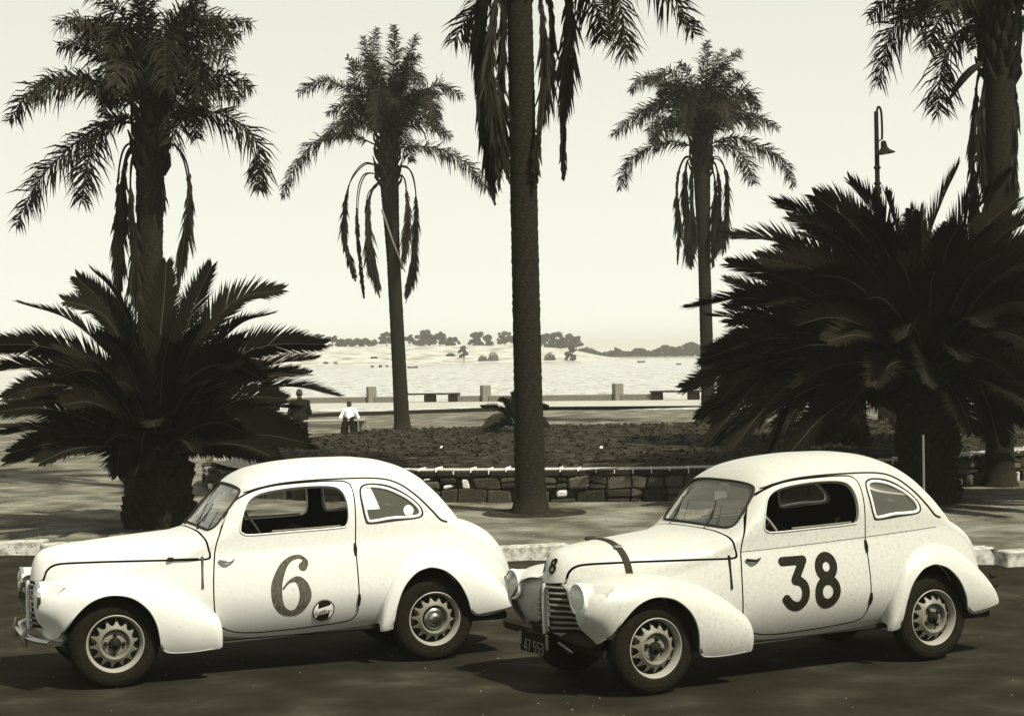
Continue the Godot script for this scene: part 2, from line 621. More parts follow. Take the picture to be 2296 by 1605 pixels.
func car_meshes() -> void:
	var k_side := loop2([1.615, 1.115, 1.64, 1.225, 1.695, 1.325, 1.80, 1.38, 1.99, 1.407, 2.19, 1.415, 2.355, 1.405, 2.425, 1.37, 2.458, 1.29, 2.465, 1.175, 2.445, 1.105, 2.38, 1.088, 2.0, 1.078, 1.70, 1.07, 1.635, 1.083], 3)
	var k_quarter := loop2([2.572, 1.35, 2.60, 1.395, 2.69, 1.405, 2.825, 1.38, 2.96, 1.306, 3.055, 1.222, 3.08, 1.16, 3.04, 1.13, 2.85, 1.12, 2.64, 1.108, 2.60, 1.135, 2.578, 1.25], 3)
	var k_wind := loop2([0.0, 1.112, 0.25, 1.11, 0.38, 1.108, 0.45, 1.115, 0.475, 1.15, 0.468, 1.26, 0.445, 1.35, 0.385, 1.398, 0.22, 1.418, 0.0, 1.422, -0.22, 1.418, -0.385, 1.398, -0.445, 1.35, -0.468, 1.26, -0.475, 1.15, -0.45, 1.115, -0.38, 1.108, -0.25, 1.11], 3)
	var k_rear := loop2([0.0, 1.24, 0.2, 1.245, 0.30, 1.27, 0.32, 1.32, 0.27, 1.375, 0.12, 1.395, 0.0, 1.397, -0.12, 1.395, -0.27, 1.375, -0.32, 1.32, -0.30, 1.27, -0.2, 1.245], 3)
	var k_door := loop2([1.425, 0.97, 1.465, 1.09, 1.53, 1.22, 1.60, 1.315, 1.72, 1.385, 1.88, 1.424, 2.1, 1.44, 2.37, 1.443, 2.485, 1.425, 2.516, 1.35, 2.518, 1.15, 2.51, 0.85, 2.52, 0.52, 2.512, 0.415, 2.465, 0.365, 2.33, 0.346, 2.03, 0.328, 1.73, 0.322, 1.55, 0.343, 1.45, 0.40, 1.405, 0.51, 1.398, 0.72], 4)
	var k_hood := loop2([0.05, 0.765, 0.19, 0.765, 0.215, 0.785, 0.235, 0.84, 0.28, 0.88, 0.36, 0.897, 0.55, 0.904, 0.8, 0.906, 1.1, 0.906, 1.35, 0.905, 1.385, 0.93, 1.375, 0.98, 1.355, 1.07, 1.30, 1.2, 0.6, 1.25, 0.0, 1.2, -0.05, 0.9], 4)
	var k_farch := loop2([0.22, 0.10, 0.24, 0.36, 0.30, 0.465, 0.36, 0.56, 0.455, 0.65, 0.56, 0.693, 0.67, 0.698, 0.79, 0.665, 0.892, 0.58, 0.95, 0.475, 0.978, 0.36, 0.99, 0.30, 1.02, 0.253, 1.09, 0.236, 1.24, 0.236, 1.42, 0.248, 1.6, 0.235, 1.6, 0.05, 0.8, 0.0], 4)
	var k_rarch := loop2([2.5, 0.1, 2.5, 0.25, 2.755, 0.275, 2.782, 0.33, 2.805, 0.465, 2.865, 0.61, 2.96, 0.71, 3.05, 0.745, 3.12, 0.748, 3.225, 0.71, 3.325, 0.615, 3.395, 0.49, 3.43, 0.395, 3.47, 0.35, 3.55, 0.337, 3.66, 0.348, 3.9, 0.385, 4.2, 0.38, 4.2, 0.0], 4)
	# stations
	var xs := PackedFloat32Array([0.13, 0.131, 0.134, 0.138, 0.144, 0.152, 0.162, 0.175, 0.19, 0.205])
	var x := 0.22
	while x < 3.96:
		xs.append(x)
		x += 0.012 if x > 1.22 and x < 1.78 or x > 3.3 and x < 3.6 else 0.022
	xs.append_array([3.965, 3.978, 3.988, 3.996, 4.003, 4.009, 4.013, 4.017, 4.02])
	var rows := []
	var U := 44
	var D := 26
	for xi in xs:
		var t := pc(C_T, xi)
		var yb := pc(C_YB, xi)
		var wb := pc(C_WB, xi)
		var p := 2.0 / pc(C_P, xi)
		var q := 2.0 / pc(C_Q, xi)
		var b := pc(C_B, xi)
		var half := PackedVector3Array()
		for i in U + 1:
			var a := PI * 0.5 * i / U
			half.append(Vector3(xi, yb + (t - yb) * pow(maxf(cos(a), 0.0), p) if i < U else yb, wb * pow(sin(a), q)))
		for i in range(1, D + 1):
			var y := lerpf(yb, b, float(i) / D)
			half.append(Vector3(xi, y, low_z(xi, y, yb, wb)))
		var row := PackedVector3Array()
		for i in range(half.size() - 1, 0, -1):
			row.append(half[i] * Vector3(1, 1, -1))
		row.append_array(half)
		rows.append(row)
	for e in [0, rows.size() - 1]:
		var shut := PackedVector3Array()
		for p in rows[e]:
			shut.append(p * Vector3(1, 1, 0.0))
		if e == 0:
			rows.push_front(shut)
		else:
			rows.append(shut)
	var shell := grid(rows, func(p): return p - Vector3(clampf(p.x, 0.6, 3.3), 0.72, 0.0))
	var nv := shell.v.size()
	var f_win := PackedFloat32Array(); f_win.resize(nv)
	var f_body := PackedFloat32Array(); f_body.resize(nv)
	var f_hood := PackedFloat32Array(); f_hood.resize(nv)
	var f_left := PackedFloat32Array(); f_left.resize(nv)
	var f_right := PackedFloat32Array(); f_right.resize(nv)
	var gap := 0.0052
	for i in nv:
		var p := shell.v[i]
		var w := 1.0
		var az := absf(p.z)
		var q := Vector2(p.x, p.y)
		if p.y > 0.97 and p.y < 1.46 and az > 0.25 and p.x > 1.5 and p.x < 3.2:
			w = minf(sdf(k_side, q), sdf(k_quarter, q))
		if p.x < 1.76 and p.x > 1.3 and p.y > 1.03:
			w = minf(w, sdf(k_wind, Vector2(p.z, p.y)))
		if p.x > 3.0 and p.x < 3.5 and p.y > 1.1:
			w = minf(w, sdf(k_rear, Vector2(p.z, p.y)))
		var d := 1.0
		if p.x > 1.3 and p.x < 2.6 and az > 0.3:
			d = sdf(k_door, q)
		var h := 1.0
		if p.x < 1.5 and p.y > 0.6:
			h = sdf(k_hood, q)
		var arch := 1.0
		if p.y < 0.8:
			arch = minf(sdf(k_farch, q) if p.x < 1.05 and az > 0.2 else 1.0, sdf(k_rarch, q) if p.x > 2.7 and p.x < 3.6 and az > 0.2 else 1.0)
		f_win[i] = w
		f_body[i] = minf(minf(w, arch), minf(d - gap, h - gap * 1.7))
		f_hood[i] = -h - gap * 1.2
		f_left[i] = minf(w, -d - gap) if p.z > 0 else -1.0
		f_right[i] = minf(w, -d - gap) if p.z < 0 else -1.0
	var placed := MB.new()
	placed.v = shell.v.duplicate()
	placed.n = shell.n
	placed.ix = shell.ix
	for i in nv:
		placed.v[i] = off(placed.v[i])
	for s in [1.0, -1.0]:
		var ar := []
		for i in 30:
			var r := PackedVector3Array()
			for j in 26:
				var z := lerpf(0.05, 0.665, i / 29.0)
				var y := lerpf(0.37, 0.795, j / 25.0)
				r.append(off(Vector3(apron_x(z, y), y, s * z)))
			ar.append(r)
		var am := grid(ar, func(_p): return Vector3(-1, 0, 0))
		var af := PackedFloat32Array()
		for p in am.v:
			af.append(minf(sdf(k_farch, Vector2(p.x + 2.0, p.y)), absf(p.z) - 0.07))
		K["apron" + ("_l" if s > 0 else "_r")] = clip(am, af).mesh()
	K.body = clip(placed, f_body).mesh()
	K.hood = clip(placed, f_hood).mesh()
	K.door_l = clip(placed, f_left).mesh()
	K.door_r = clip(placed, f_right).mesh()
	# lining, set in from the skin
	var inner := MB.new()
	inner.v = placed.v.duplicate()
	inner.n = placed.n
	inner.ix = placed.ix
	var f_in := PackedFloat32Array(); f_in.resize(nv)
	for i in nv:
		inner.v[i] = placed.v[i] - placed.n[i] * 0.032
		var p := shell.v[i]
		f_in[i] = minf(f_win[i] - 0.001, minf(f_body[i] if p.y < 0.8 and (p.x < 1.1 or p.x > 2.65) else 1.0, minf(p.x - 0.3, 3.95 - p.x)))
	K.lining = clip(inner, f_in).mesh()
	# windows: outlines on the skin
	var outl := {}
	for s in [1.0, -1.0]:
		for w in [["side", k_side], ["quarter", k_quarter]]:
			var pts := PackedVector3Array()
			var nr := PackedVector3Array()
			for q in w[1]:
				pts.append(side_p(q.x, q.y, s))
				nr.append(side_n(q.x, q.y, s))
			outl[w[0] + ("_l" if s > 0 else "_r")] = [pts, nr]
			var fr := MB.new()
			seam_strip(pts, nr, 0.034, fr)
			K["frame_" + w[0] + ("_l" if s > 0 else "_r")] = fr.mesh()
			var g := pane(pts, nr, 0.014, func(q): return side_p(q.x, q.y, s), w[1])
			K["pane_" + w[0] + ("_l" if s > 0 else "_r")] = g.mesh()
			var seal := MB.new()
			ring_tube(pts, 0.007, seal)
			K["seal_" + w[0] + ("_l" if s > 0 else "_r")] = seal.mesh()
			if w[0] == "quarter":
				var inset := PackedVector3Array()
				var mid := Vector2.ZERO
				for q in w[1]:
					mid += q / w[1].size()
				for i in w[1].size():
					var q: Vector2 = w[1][i]
					q = q + (mid - q).normalized() * 0.02
					inset.append(side_p(q.x, q.y, s) - nr[i] * 0.006)
				var tr := MB.new()
				ring_tube(inset, 0.0125, tr)
				K["trim_quarter" + ("_l" if s > 0 else "_r")] = tr.mesh()
	for w in [["wind", k_wind], ["rear", k_rear]]:
		var pts := PackedVector3Array()
		var nr := PackedVector3Array()
		var fn := front_p if w[0] == "wind" else rear_p
		for q in w[1]:
			var a: Vector3 = fn.call(q.x, q.y)
			var b: Vector3 = fn.call(q.x + 0.01, q.y)
			var c: Vector3 = fn.call(q.x, q.y + 0.01)
			var nn := (b - a).cross(c - a).normalized()
			if nn.y < 0:
				nn = -nn
			pts.append(a)
			nr.append(nn)
		var fr := MB.new()
		seam_strip(pts, nr, 0.034, fr)
		K["frame_" + w[0]] = fr.mesh()
		var seal := MB.new()
		ring_tube(pts, 0.011, seal)
		K["seal_" + w[0]] = seal.mesh()
		K["pane_" + w[0]] = pane(pts, nr, 0.012, func(q): return fn.call(q.x, q.y), w[1]).mesh()
	# gutter shadow line and waist crease
	for s in [1.0, -1.0]:
		var rail := PackedVector3Array()
		for q in cat(PackedVector3Array([Vector3(1.68, 1.38, 0), Vector3(1.80, 1.415, 0), Vector3(2.0, 1.444, 0), Vector3(2.33, 1.455, 0), Vector3(2.72, 1.445, 0), Vector3(2.90, 1.40, 0), Vector3(3.04, 1.30, 0), Vector3(3.16, 1.18, 0), Vector3(3.23, 1.105, 0), Vector3(3.29, 1.08, 0)]), 6):
			rail.append(side_p(q.x, q.y, s) + side_n(q.x, q.y, s) * 0.002)
		var rm := MB.new()
		rm.tube(rail, PackedFloat32Array([0.0075]), 6)
		K["rail" + ("_l" if s > 0 else "_r")] = rm.mesh()
		var ridge := PackedVector3Array()
		for i in 40:
			var xx := lerpf(1.42, 3.24, i / 39.0)
			var yy := pc([1.41, 0.945, 2.39, 0.98, 3.27, 1.012], xx)
			ridge.append(side_p(xx, yy, s))
		var wm := MB.new()
		wm.tube(ridge, PackedFloat32Array([0.003]), 4)
		K["waist" + ("_l" if s > 0 else "_r")] = wm.mesh()
	fenders(k_farch, k_rarch)
	running_gear()


func fenders(k_farch: PackedVector2Array, k_rarch: PackedVector2Array) -> void:
	var F_T := [0.10, 0.62, 0.112, 0.72, 0.14, 0.775, 0.19, 0.825, 0.26, 0.857, 0.36, 0.88, 0.55, 0.89, 0.70, 0.877, 0.83, 0.842, 1.04, 0.752, 1.25, 0.635, 1.34, 0.565, 1.40, 0.515, 1.435, 0.47, 1.45, 0.42, 1.456, 0.36]
	var F_O := [0.10, 0.49, 0.112, 0.56, 0.14, 0.605, 0.19, 0.65, 0.26, 0.685, 0.38, 0.71, 0.55, 0.725, 0.9, 0.733, 1.2, 0.733, 1.32, 0.73, 1.40, 0.722, 1.435, 0.702, 1.45, 0.675, 1.456, 0.64]
	var F_I := [0.10, 0.47, 0.112, 0.38, 0.15, 0.30, 0.25, 0.21, 0.4, 0.2, 0.6, 0.26, 0.9, 0.39, 1.1, 0.48, 1.455, 0.57]
	var F_S := [0.10, 0.61, 0.15, 0.62, 0.3, 0.64, 0.65, 0.61, 1.0, 0.50, 1.2, 0.43, 1.36, 0.40, 1.456, 0.33]
	var F_B := [0.10, 0.605, 0.112, 0.54, 0.15, 0.48, 0.2, 0.43, 0.26, 0.37, 0.35, 0.31, 0.42, 0.23, 1.45, 0.23]
	var R_T := [2.69, 0.33, 2.70, 0.42, 2.725, 0.55, 2.785, 0.705, 2.87, 0.82, 3.0, 0.893, 3.15, 0.918, 3.33, 0.885, 3.5, 0.805, 3.65, 0.69, 3.77, 0.57, 3.85, 0.46, 3.88, 0.39]
	var R_O := [2.69, 0.645, 2.705, 0.675, 2.74, 0.70, 2.82, 0.722, 2.98, 0.733, 3.15, 0.735, 3.4, 0.727, 3.6, 0.70, 3.75, 0.648, 3.84, 0.58, 3.88, 0.51]
	var R_I := [2.69, 0.57, 3.0, 0.50, 3.4, 0.43, 3.88, 0.30]
	var R_S := [2.69, 0.29, 2.78, 0.45, 2.97, 0.58, 3.15, 0.61, 3.4, 0.56, 3.7, 0.46, 3.88, 0.36]
	var R_B := [2.69, 0.27, 3.3, 0.29, 3.88, 0.35]
	for s in [1.0, -1.0]:
		var tagl := "_l" if s > 0 else "_r"
		for kind in 2:
			var T: Array = [F_T, R_T][kind]
			var O: Array = [F_O, R_O][kind]
			var I: Array = [F_I, R_I][kind]
			var S: Array = [F_S, R_S][kind]
			var B: Array = [F_B, R_B][kind]
			var arch: PackedVector2Array = [k_farch, k_rarch][kind]
			var x0: float = T[0]
			var x1: float = T[T.size() - 2]
			var xs := PackedFloat32Array()
			var c := 76
			for i in c + 1:
				var u := float(i) / c
				xs.append(lerpf(x0, x1, u * u * (1.0 - u) + u * (1.0 - (1.0 - u) * (1.0 - u)) * 1.0 if false else (u * u * (3 - 2 * u) * 0.55 + u * 0.45)))
			var rows := []
			for xi in xs:
				var t := pc(T, xi)
				var o := pc(O, xi)
				var w := pc(I, xi)
				var ys := minf(pc(S, xi), t - 0.01)
				var b := minf(pc(B, xi), ys - 0.003)
				var row := PackedVector3Array()
				var dip := (0.085 * (1.0 - smoothstep(0.6, 1.15, xi)) * smoothstep(0.1, 0.25, xi)) if kind == 0 else 0.0
				for i in 23:
					var a := PI * 0.5 * i / 22.0
					row.append(off(Vector3(xi, ys + (t - ys) * pow(maxf(cos(a), 0.0), 0.86) - dip * pow(1.0 - sin(a), 2.0), s * (w + (o - w) * pow(sin(a), 0.86)))))
				var bow := (0.075 + (0.17 * clampf((0.36 - xi) / 0.26, 0, 1) if kind == 0 else 0.0)) * clampf((ys - b) / 0.25, 0.0, 1.0)
				for i in range(1, 17):
					var u := i / 16.0
					row.append(off(Vector3(xi, lerpf(ys, b, u), s * (o - bow * u * u))))
				rows.append(row)
			var cx: float = [0.55, 3.2][kind]
			var m := grid(rows, func(p): return p - off(Vector3(clampf(p.x + 2.0, cx - 0.25, cx + 0.25), 0.45, s * 0.45)))
			var f := PackedFloat32Array()
			for p in m.v:
				f.append(sdf(arch, Vector2(p.x + 2.0, p.y)))
			K[["front", "rear"][kind] + tagl] = clip(m, f).mesh()
			# rolled lip round the wheel opening
			var lip := PackedVector3Array()
			for q in arch:
				if q.y < pc(B, q.x) + 0.004 or q.x < x0 + 0.005 or q.x > x1 - 0.03:
					continue
				if kind == 1 and q.x < 2.7:
					continue
				var t := pc(T, q.x)
				var o := pc(O, q.x)
				var ys := minf(pc(S, q.x), t - 0.01)
				var z := o
				if q.y > ys:
					z = pc(I, q.x) + (o - pc(I, q.x)) * pow(maxf(1.0 - pow((q.y - ys) / maxf(t - ys, 0.001), 2.32), 0.0), 0.43)
				else:
					var b := minf(pc(B, q.x), ys - 0.003)
					var u := clampf((ys - q.y) / (ys - b), 0, 1)
					z = o - (0.075 + (0.17 * clampf((0.36 - q.x) / 0.26, 0, 1) if kind == 0 else 0.0)) * clampf((ys - b) / 0.25, 0.0, 1.0) * u * u
				lip.append(off(Vector3(q.x, q.y, s * (z - 0.006))))
			var lm := MB.new()
			lm.tube(lip, PackedFloat32Array([0.008]), 6)
			K[["front", "rear"][kind] + "_lip" + tagl] = lm.mesh()
			# inner arch, the shade of the wheel well put into its dark colour
			var lin := MB.new()
			var ring := PackedVector2Array()
			for q in arch:
				if q.y > pc(B, q.x) + 0.03 and q.x > cx - 0.75 and q.x < cx + 0.75:
					ring.append(q)
			var zi: float = [0.22, 0.3][kind]
			for i in ring.size() - 1:
				var a := ring[i]
				var b := ring[i + 1]
				if a.distance_to(b) > 0.3:
					continue
				lin.face(PackedVector3Array([off(Vector3(a.x, a.y + 0.01, s * 0.70)), off(Vector3(b.x, b.y + 0.01, s * 0.70)), off(Vector3(b.x, b.y + 0.01, s * zi)), off(Vector3(a.x, a.y + 0.01, s * zi))]), off(Vector3(cx, 0.3, s * 0.5)) - off(Vector3(a.x, a.y, s * 0.5)))
				lin.face(PackedVector3Array([off(Vector3(a.x, a.y + 0.01, s * zi)), off(Vector3(b.x, b.y + 0.01, s * zi)), off(Vector3(cx, 0.2, s * zi))]), Vector3(0, 0, s))
			K[["front", "rear"][kind] + "_liner" + tagl] = lin.mesh()


func running_gear() -> void:
	# wheel, outward along +z, centred on the axle
	var ty := MB.new()
	ty.lathe(PackedVector2Array([Vector2(0.208, 0.0), Vector2(0.212, 0.006), Vector2(0.235, 0.014), Vector2(0.27, 0.016), Vector2(0.298, 0.008), Vector2(0.318, -0.008), Vector2(0.328, -0.028), Vector2(0.33, -0.062), Vector2(0.328, -0.098), Vector2(0.31, -0.125), Vector2(0.27, -0.14), Vector2(0.21, -0.13)]), Vector3.ZERO, Vector3(0, 0, 1), 56)
	for k in 3:
		ty.lathe(PackedVector2Array([Vector2(0.328, -0.04 - k * 0.02), Vector2(0.334, -0.042 - k * 0.02), Vector2(0.334, -0.052 - k * 0.02), Vector2(0.328, -0.054 - k * 0.02)]), Vector3.ZERO, Vector3(0, 0, 1), 56)
	K.tyre = ty.mesh()
	var rm := MB.new()
	rm.lathe(PackedVector2Array([Vector2(0.186, -0.05), Vector2(0.192, -0.022), Vector2(0.204, 0.006), Vector2(0.208, 0.010), Vector2(0.213, 0.007), Vector2(0.216, 0.0), Vector2(0.213, -0.01)]), Vector3.ZERO, Vector3(0, 0, 1), 56)
	K.rim = rm.mesh()
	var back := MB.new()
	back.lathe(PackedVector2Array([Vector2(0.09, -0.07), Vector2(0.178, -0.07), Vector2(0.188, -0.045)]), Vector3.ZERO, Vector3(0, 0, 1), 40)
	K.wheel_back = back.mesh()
	var sp := MB.new()     # pressed spider: a ring with teeth between round openings, sloping back to the rim
	var teeth := 14
	var per := 14
	var cnt := teeth * per
	var inner := []
	var outer := []
	for i in cnt:
		var w := TAU * i / cnt
		var ph := fposmod(float(i) / per, 1.0) * 2.0 - 1.0
		var r := 0.176 - 0.043 * sqrt(maxf(0.0, 1.0 - pow(ph / 0.84, 2))) if absf(ph) < 0.84 else 0.176
		var d := Vector3(cos(w), sin(w), 0)
		inner.append(d * 0.116 + Vector3(0, 0, 0.012))
		outer.append(d * r + Vector3(0, 0, 0.012 - (r - 0.116) * 0.95))
	for i in cnt:
		var j := (i + 1) % cnt
		var nn := Vector3(inner[i].x, inner[i].y, 0).normalized() * 0.69 + Vector3(0, 0, 0.725)
		var nj := Vector3(inner[j].x, inner[j].y, 0).normalized() * 0.69 + Vector3(0, 0, 0.725)
		var a := sp.vert(inner[i], nn)
		var b := sp.vert(inner[j], nj)
		var c := sp.vert(outer[j], nj)
		var d := sp.vert(outer[i], nn)
		sp.quad(a, b, c, d)
		sp.face(PackedVector3Array([outer[i], outer[j], outer[j] - Vector3(0, 0, 0.012), outer[i] - Vector3(0, 0, 0.012)]), outer[i] * Vector3(1, 1, 0))
	sp.lathe(PackedVector2Array([Vector2(0.092, -0.03), Vector2(0.097, -0.012), Vector2(0.103, 0.006), Vector2(0.109, 0.013), Vector2(0.116, 0.012)]), Vector3.ZERO, Vector3(0, 0, 1), 48)
	K.spider = sp.mesh()
	var plate := MB.new()
	plate.lathe(PackedVector2Array([Vector2(0.092, -0.03), Vector2(0.085, -0.022), Vector2(0.05, -0.018), Vector2(0.044, -0.012)]), Vector3.ZERO, Vector3(0, 0, 1), 40)
	K.hub_plate = plate.mesh()
	var hub := MB.new()
	hub.lathe(PackedVector2Array([Vector2(0.047, -0.018), Vector2(0.046, 0.0), Vector2(0.04, 0.012), Vector2(0.022, 0.02), Vector2(0.02, 0.03), Vector2(0.012, 0.036), Vector2(0.0, 0.037)]), Vector3.ZERO, Vector3(0, 0, 1), 24)
	K.hub = hub.mesh()
	var cap := MB.new()
	cap.lathe(PackedVector2Array([Vector2(0.085, -0.02), Vector2(0.083, -0.006), Vector2(0.07, 0.004), Vector2(0.05, 0.006), Vector2(0.045, 0.012), Vector2(0.025, 0.02), Vector2(0.0, 0.022)]), Vector3.ZERO, Vector3(0, 0, 1), 30)
	K.hub_cap = cap.mesh()
	var nut := MB.new()
	nut.lathe(PackedVector2Array([Vector2(0.016, -0.02), Vector2(0.015, 0.0), Vector2(0.008, 0.006), Vector2(0.0, 0.006)]), Vector3.ZERO, Vector3(0, 0, 1), 8)
	K.nut = nut.mesh()
	# headlamp: pod along -x
	var pod := MB.new()
	pod.lathe(PackedVector2Array([Vector2(0.0, -0.34), Vector2(0.05, -0.3), Vector2(0.085, -0.2), Vector2(0.106, -0.08), Vector2(0.110, 0.0), Vector2(0.104, 0.012)]), Vector3.ZERO, Vector3(-1, 0, 0), 32)
	K.pod = pod.mesh()
	var bez := MB.new()
	bez.lathe(PackedVector2Array([Vector2(0.112, -0.012), Vector2(0.114, 0.004), Vector2(0.108, 0.014), Vector2(0.098, 0.014), Vector2(0.093, 0.006)]), Vector3.ZERO, Vector3(-1, 0, 0), 32)
	K.bezel = bez.mesh()
	var ref := MB.new()
	ref.lathe(PackedVector2Array([Vector2(0.096, 0.004), Vector2(0.085, -0.03), Vector2(0.06, -0.058), Vector2(0.03, -0.07), Vector2(0.0, -0.074)]), Vector3.ZERO, Vector3(-1, 0, 0), 32)
	K.reflector = ref.mesh()
	var lens := MB.new()
	lens.lathe(PackedVector2Array([Vector2(0.096, 0.006), Vector2(0.08, 0.018), Vector2(0.055, 0.028), Vector2(0.028, 0.033), Vector2(0.0, 0.035)]), Vector3.ZERO, Vector3(-1, 0, 0), 32)
	K.lens = lens.mesh()


func build_car(label: String, at: Vector3, turn: float, number: int) -> void:
	var car := base("racing_saloon_car", label, "car", at, turn, "white racing saloons parked nose to tail")
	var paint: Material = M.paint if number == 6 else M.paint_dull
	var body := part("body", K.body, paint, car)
	for k in ["side_l", "quarter_l", "side_r", "quarter_r"]:
		if k.begins_with("quarter"):
			part("window_frame", K["frame_" + k], paint, body)
	part("lining", K.lining, M.lining, car)
	for s in [1.0, -1.0]:
		var e := "_l" if s > 0 else "_r"
		part("drip_rail_shade", K["rail" + e], M.rubber, body)  # dark tube stands in for the shadow in the roof gutter
		if number == 38:
			part("waist_crease_line", K["waist" + e], M.number_grey, body)  # thin grey line drawn along the waist crease
		var d := part("door", K["door" + e], paint, car)
		part("window_frame", K["frame_side" + e], paint, d)
		part("window_seal", K["seal_side" + e], paint, d)
		var glass_edge := MB.new()
		var gp := PackedVector3Array()
		for i in 14:
			var x := lerpf(1.86, 2.40, i / 13.0)
			gp.append(side_p(x, lerpf(1.088, 1.10, i / 13.0), s) - Vector3(0, 0, s * 0.02))
		glass_edge.tube(gp, PackedFloat32Array([0.007]), 4, true, 1.0)
		tag(part("lowered_glass", glass_edge, M.concrete, d), "top edge of the lowered window glass", "")
		var hp := PackedVector3Array()
		for i in 9:
			var u := i / 8.0
			var x := 1.445 + 0.115 * u
			hp.append(side_p(x, 0.892 + 0.004 * u, s) + Vector3(0, -0.012 * sin(u * PI), s * (0.012 + 0.022 * sin(u * PI))))
		var hm := MB.new()
		hm.tube(hp, PackedFloat32Array([0.008, 0.010, 0.012, 0.012, 0.011, 0.009, 0.008, 0.007, 0.005]), 8)
		part("handle", hm, M.number if number == 38 else M.dull_chrome, d)
		for h in [0.92, 0.53]:
			var hg := MB.new()
			var hx: float = 2.505 if h > 0.7 else 2.52
			hg.tube(PackedVector3Array([side_p(hx, h + 0.045, s) + Vector3(0, 0, s * 0.004), side_p(hx, h, s) + Vector3(0, 0, s * 0.009), side_p(hx, h - 0.045, s) + Vector3(0, 0, s * 0.004)]), PackedFloat32Array([0.009, 0.014, 0.01]), 8)
			part("hinge", hg, M.number, d)
		part("quarter_window_pane", K["pane_quarter" + e], M.glass, car)
		part("quarter_window_trim", K["trim_quarter" + e], M.white_rubber, car)
		part("quarter_window_seal", K["seal_quarter" + e], M.rubber, car)
		var ff := part("front_fender", K["front" + e], paint, car)
		part("wheel_arch_lip", K["front_lip" + e], paint, ff)
		part("wheel_arch_shade", K["front_liner" + e], M.dark, ff)
		var rf := part("rear_fender", K["rear" + e], paint, car)
		part("wheel_arch_lip", K["rear_lip" + e], paint, rf)
		part("wheel_arch_shade", K["rear_liner" + e], M.dark, rf)
		# semaphore slot behind the front fender
		var sl := MB.new()
		sl.tube(PackedVector3Array([side_p(1.33, 0.925, s), side_p(1.318, 0.69, s)]), PackedFloat32Array([0.011]), 6)
		part("indicator_slot", sl, M.number if number == 38 else M.number_grey, car)
		# headlamps
		var hl := Node3D.new()
		hl.name = "headlight"
		car.add_child(hl, true)
		hl.position = off(Vector3(0.125, 0.70, s * 0.49))
		part("shell", K.pod, paint, hl)
		part("rim", K.bezel, M.white if number == 38 else M.chrome, hl)
		part("reflector", K.reflector, M.chrome, hl)
		part("lens", K.lens, M.lens, hl)
		for ax in [0.66, 3.145]:
			var wl := Node3D.new()
			wl.name = "wheel"
			car.add_child(wl, true)
			wl.position = off(Vector3(ax, 0.33, s * 0.625))
			wl.rotation = Vector3(0, 0 if s > 0 else PI, (0.35 if number == 6 else 0.1) + ax)
			part("tyre", K.tyre, M.tyre, wl)
			part("rim", K.rim, M.flange, wl)
			part("wheel_disc", K.spider, M.rim, wl)
			part("wheel_shadow_plate", K.wheel_back, M.dark, wl)
			if number == 6 and ax > 2:
				part("hub_cap", K.hub_cap, M.dull_chrome, wl)
			else:
				part("hub_plate", K.hub_plate, M.rim, wl)
				part("hub", K.hub, M.number, wl)
				for i in 4:
					var nt := part("wheel_nut", K.nut, M.number, wl)
					nt.position = Vector3(cos(i * PI / 2 + 0.5), sin(i * PI / 2 + 0.5), 0) * 0.066
		# tail lamp on the fender
		var tl := MB.new()
		tl.lathe(PackedVector2Array([Vector2(0.0, 0.024), Vector2(0.014, 0.02), Vector2(0.022, 0.006), Vector2(0.024, -0.03)]), off(Vector3(3.79, 0.60, s * 0.585)), Vector3(0.9, 0.1, s * 0.42).normalized(), 14)
		tl.lathe(PackedVector2Array([Vector2(0.0, 0.02), Vector2(0.013, 0.016), Vector2(0.02, 0.004), Vector2(0.021, -0.03)]), off(Vector3(3.83, 0.52, s * 0.565)), Vector3(0.9, 0.1, s * 0.42).normalized(), 14)
		part("tail_lamp", tl, M.number, car)
	# hood
	var hood := part("hood", K.hood, paint, car)
	part("windshield_frame", K.frame_wind, paint, body)
	part("windshield_seal", K.seal_wind, M.rubber, car)
	part("windshield", K.pane_wind, M.glass, car)
	part("rear_window_frame", K.frame_rear, paint, body)
	part("rear_window_seal", K.seal_rear, M.rubber, car)
	part("rear_window_pane", K.pane_rear, M.glass, car)
	# chassis and cabin
	var ch := MB.new()
	ch.box(off(Vector3(2.05, 0.30, 0)), Vector3(3.5, 0.06, 1.05), Basis(), 0.01)
	ch.box(off(Vector3(0.66, 0.32, 0)), Vector3(0.06, 0.06, 1.15), Basis(), 0.01)
	ch.box(off(Vector3(3.145, 0.33, 0)), Vector3(0.08, 0.08, 1.15), Basis(), 0.01)
	part("chassis", ch, M.dark, car)
	for sx in [[2.22, 0.62, 0.29], [2.22, 0.62, -0.29], [3.02, 0.66, 0.0]]:
		var st := MB.new()
		var wd: float = 0.5 if sx[2] != 0.0 else 0.92
		st.box(off(Vector3(sx[0] - 0.24, 0.50, sx[2])), Vector3(0.5, 0.16, wd), Basis(), 0.05)
		st.box(off(Vector3(sx[0] + 0.04, 0.76, sx[2])), Vector3(0.13, 0.56, wd), Basis(Vector3(0, 0, 1), -0.18), 0.06)
		part("seat", st, M.seat, car)
	var da := MB.new()
	da.box(off(Vector3(1.56, 1.0, 0)), Vector3(0.1, 0.16, 1.02), Basis(), 0.03)
	part("dashboard", da, M.lining, car)
	var sw := MB.new()
	var cp := PackedVector3Array()
	var sb := Basis(Vector3(0, 0, 1), 0.5)
	for i in 26:
		var w := TAU * i / 24.0
		cp.append(off(Vector3(1.80, 1.045, 0.31)) + sb * Vector3(0, sin(w) * 0.2, cos(w) * 0.2))
	sw.tube(cp, PackedFloat32Array([0.011]), 6, false)
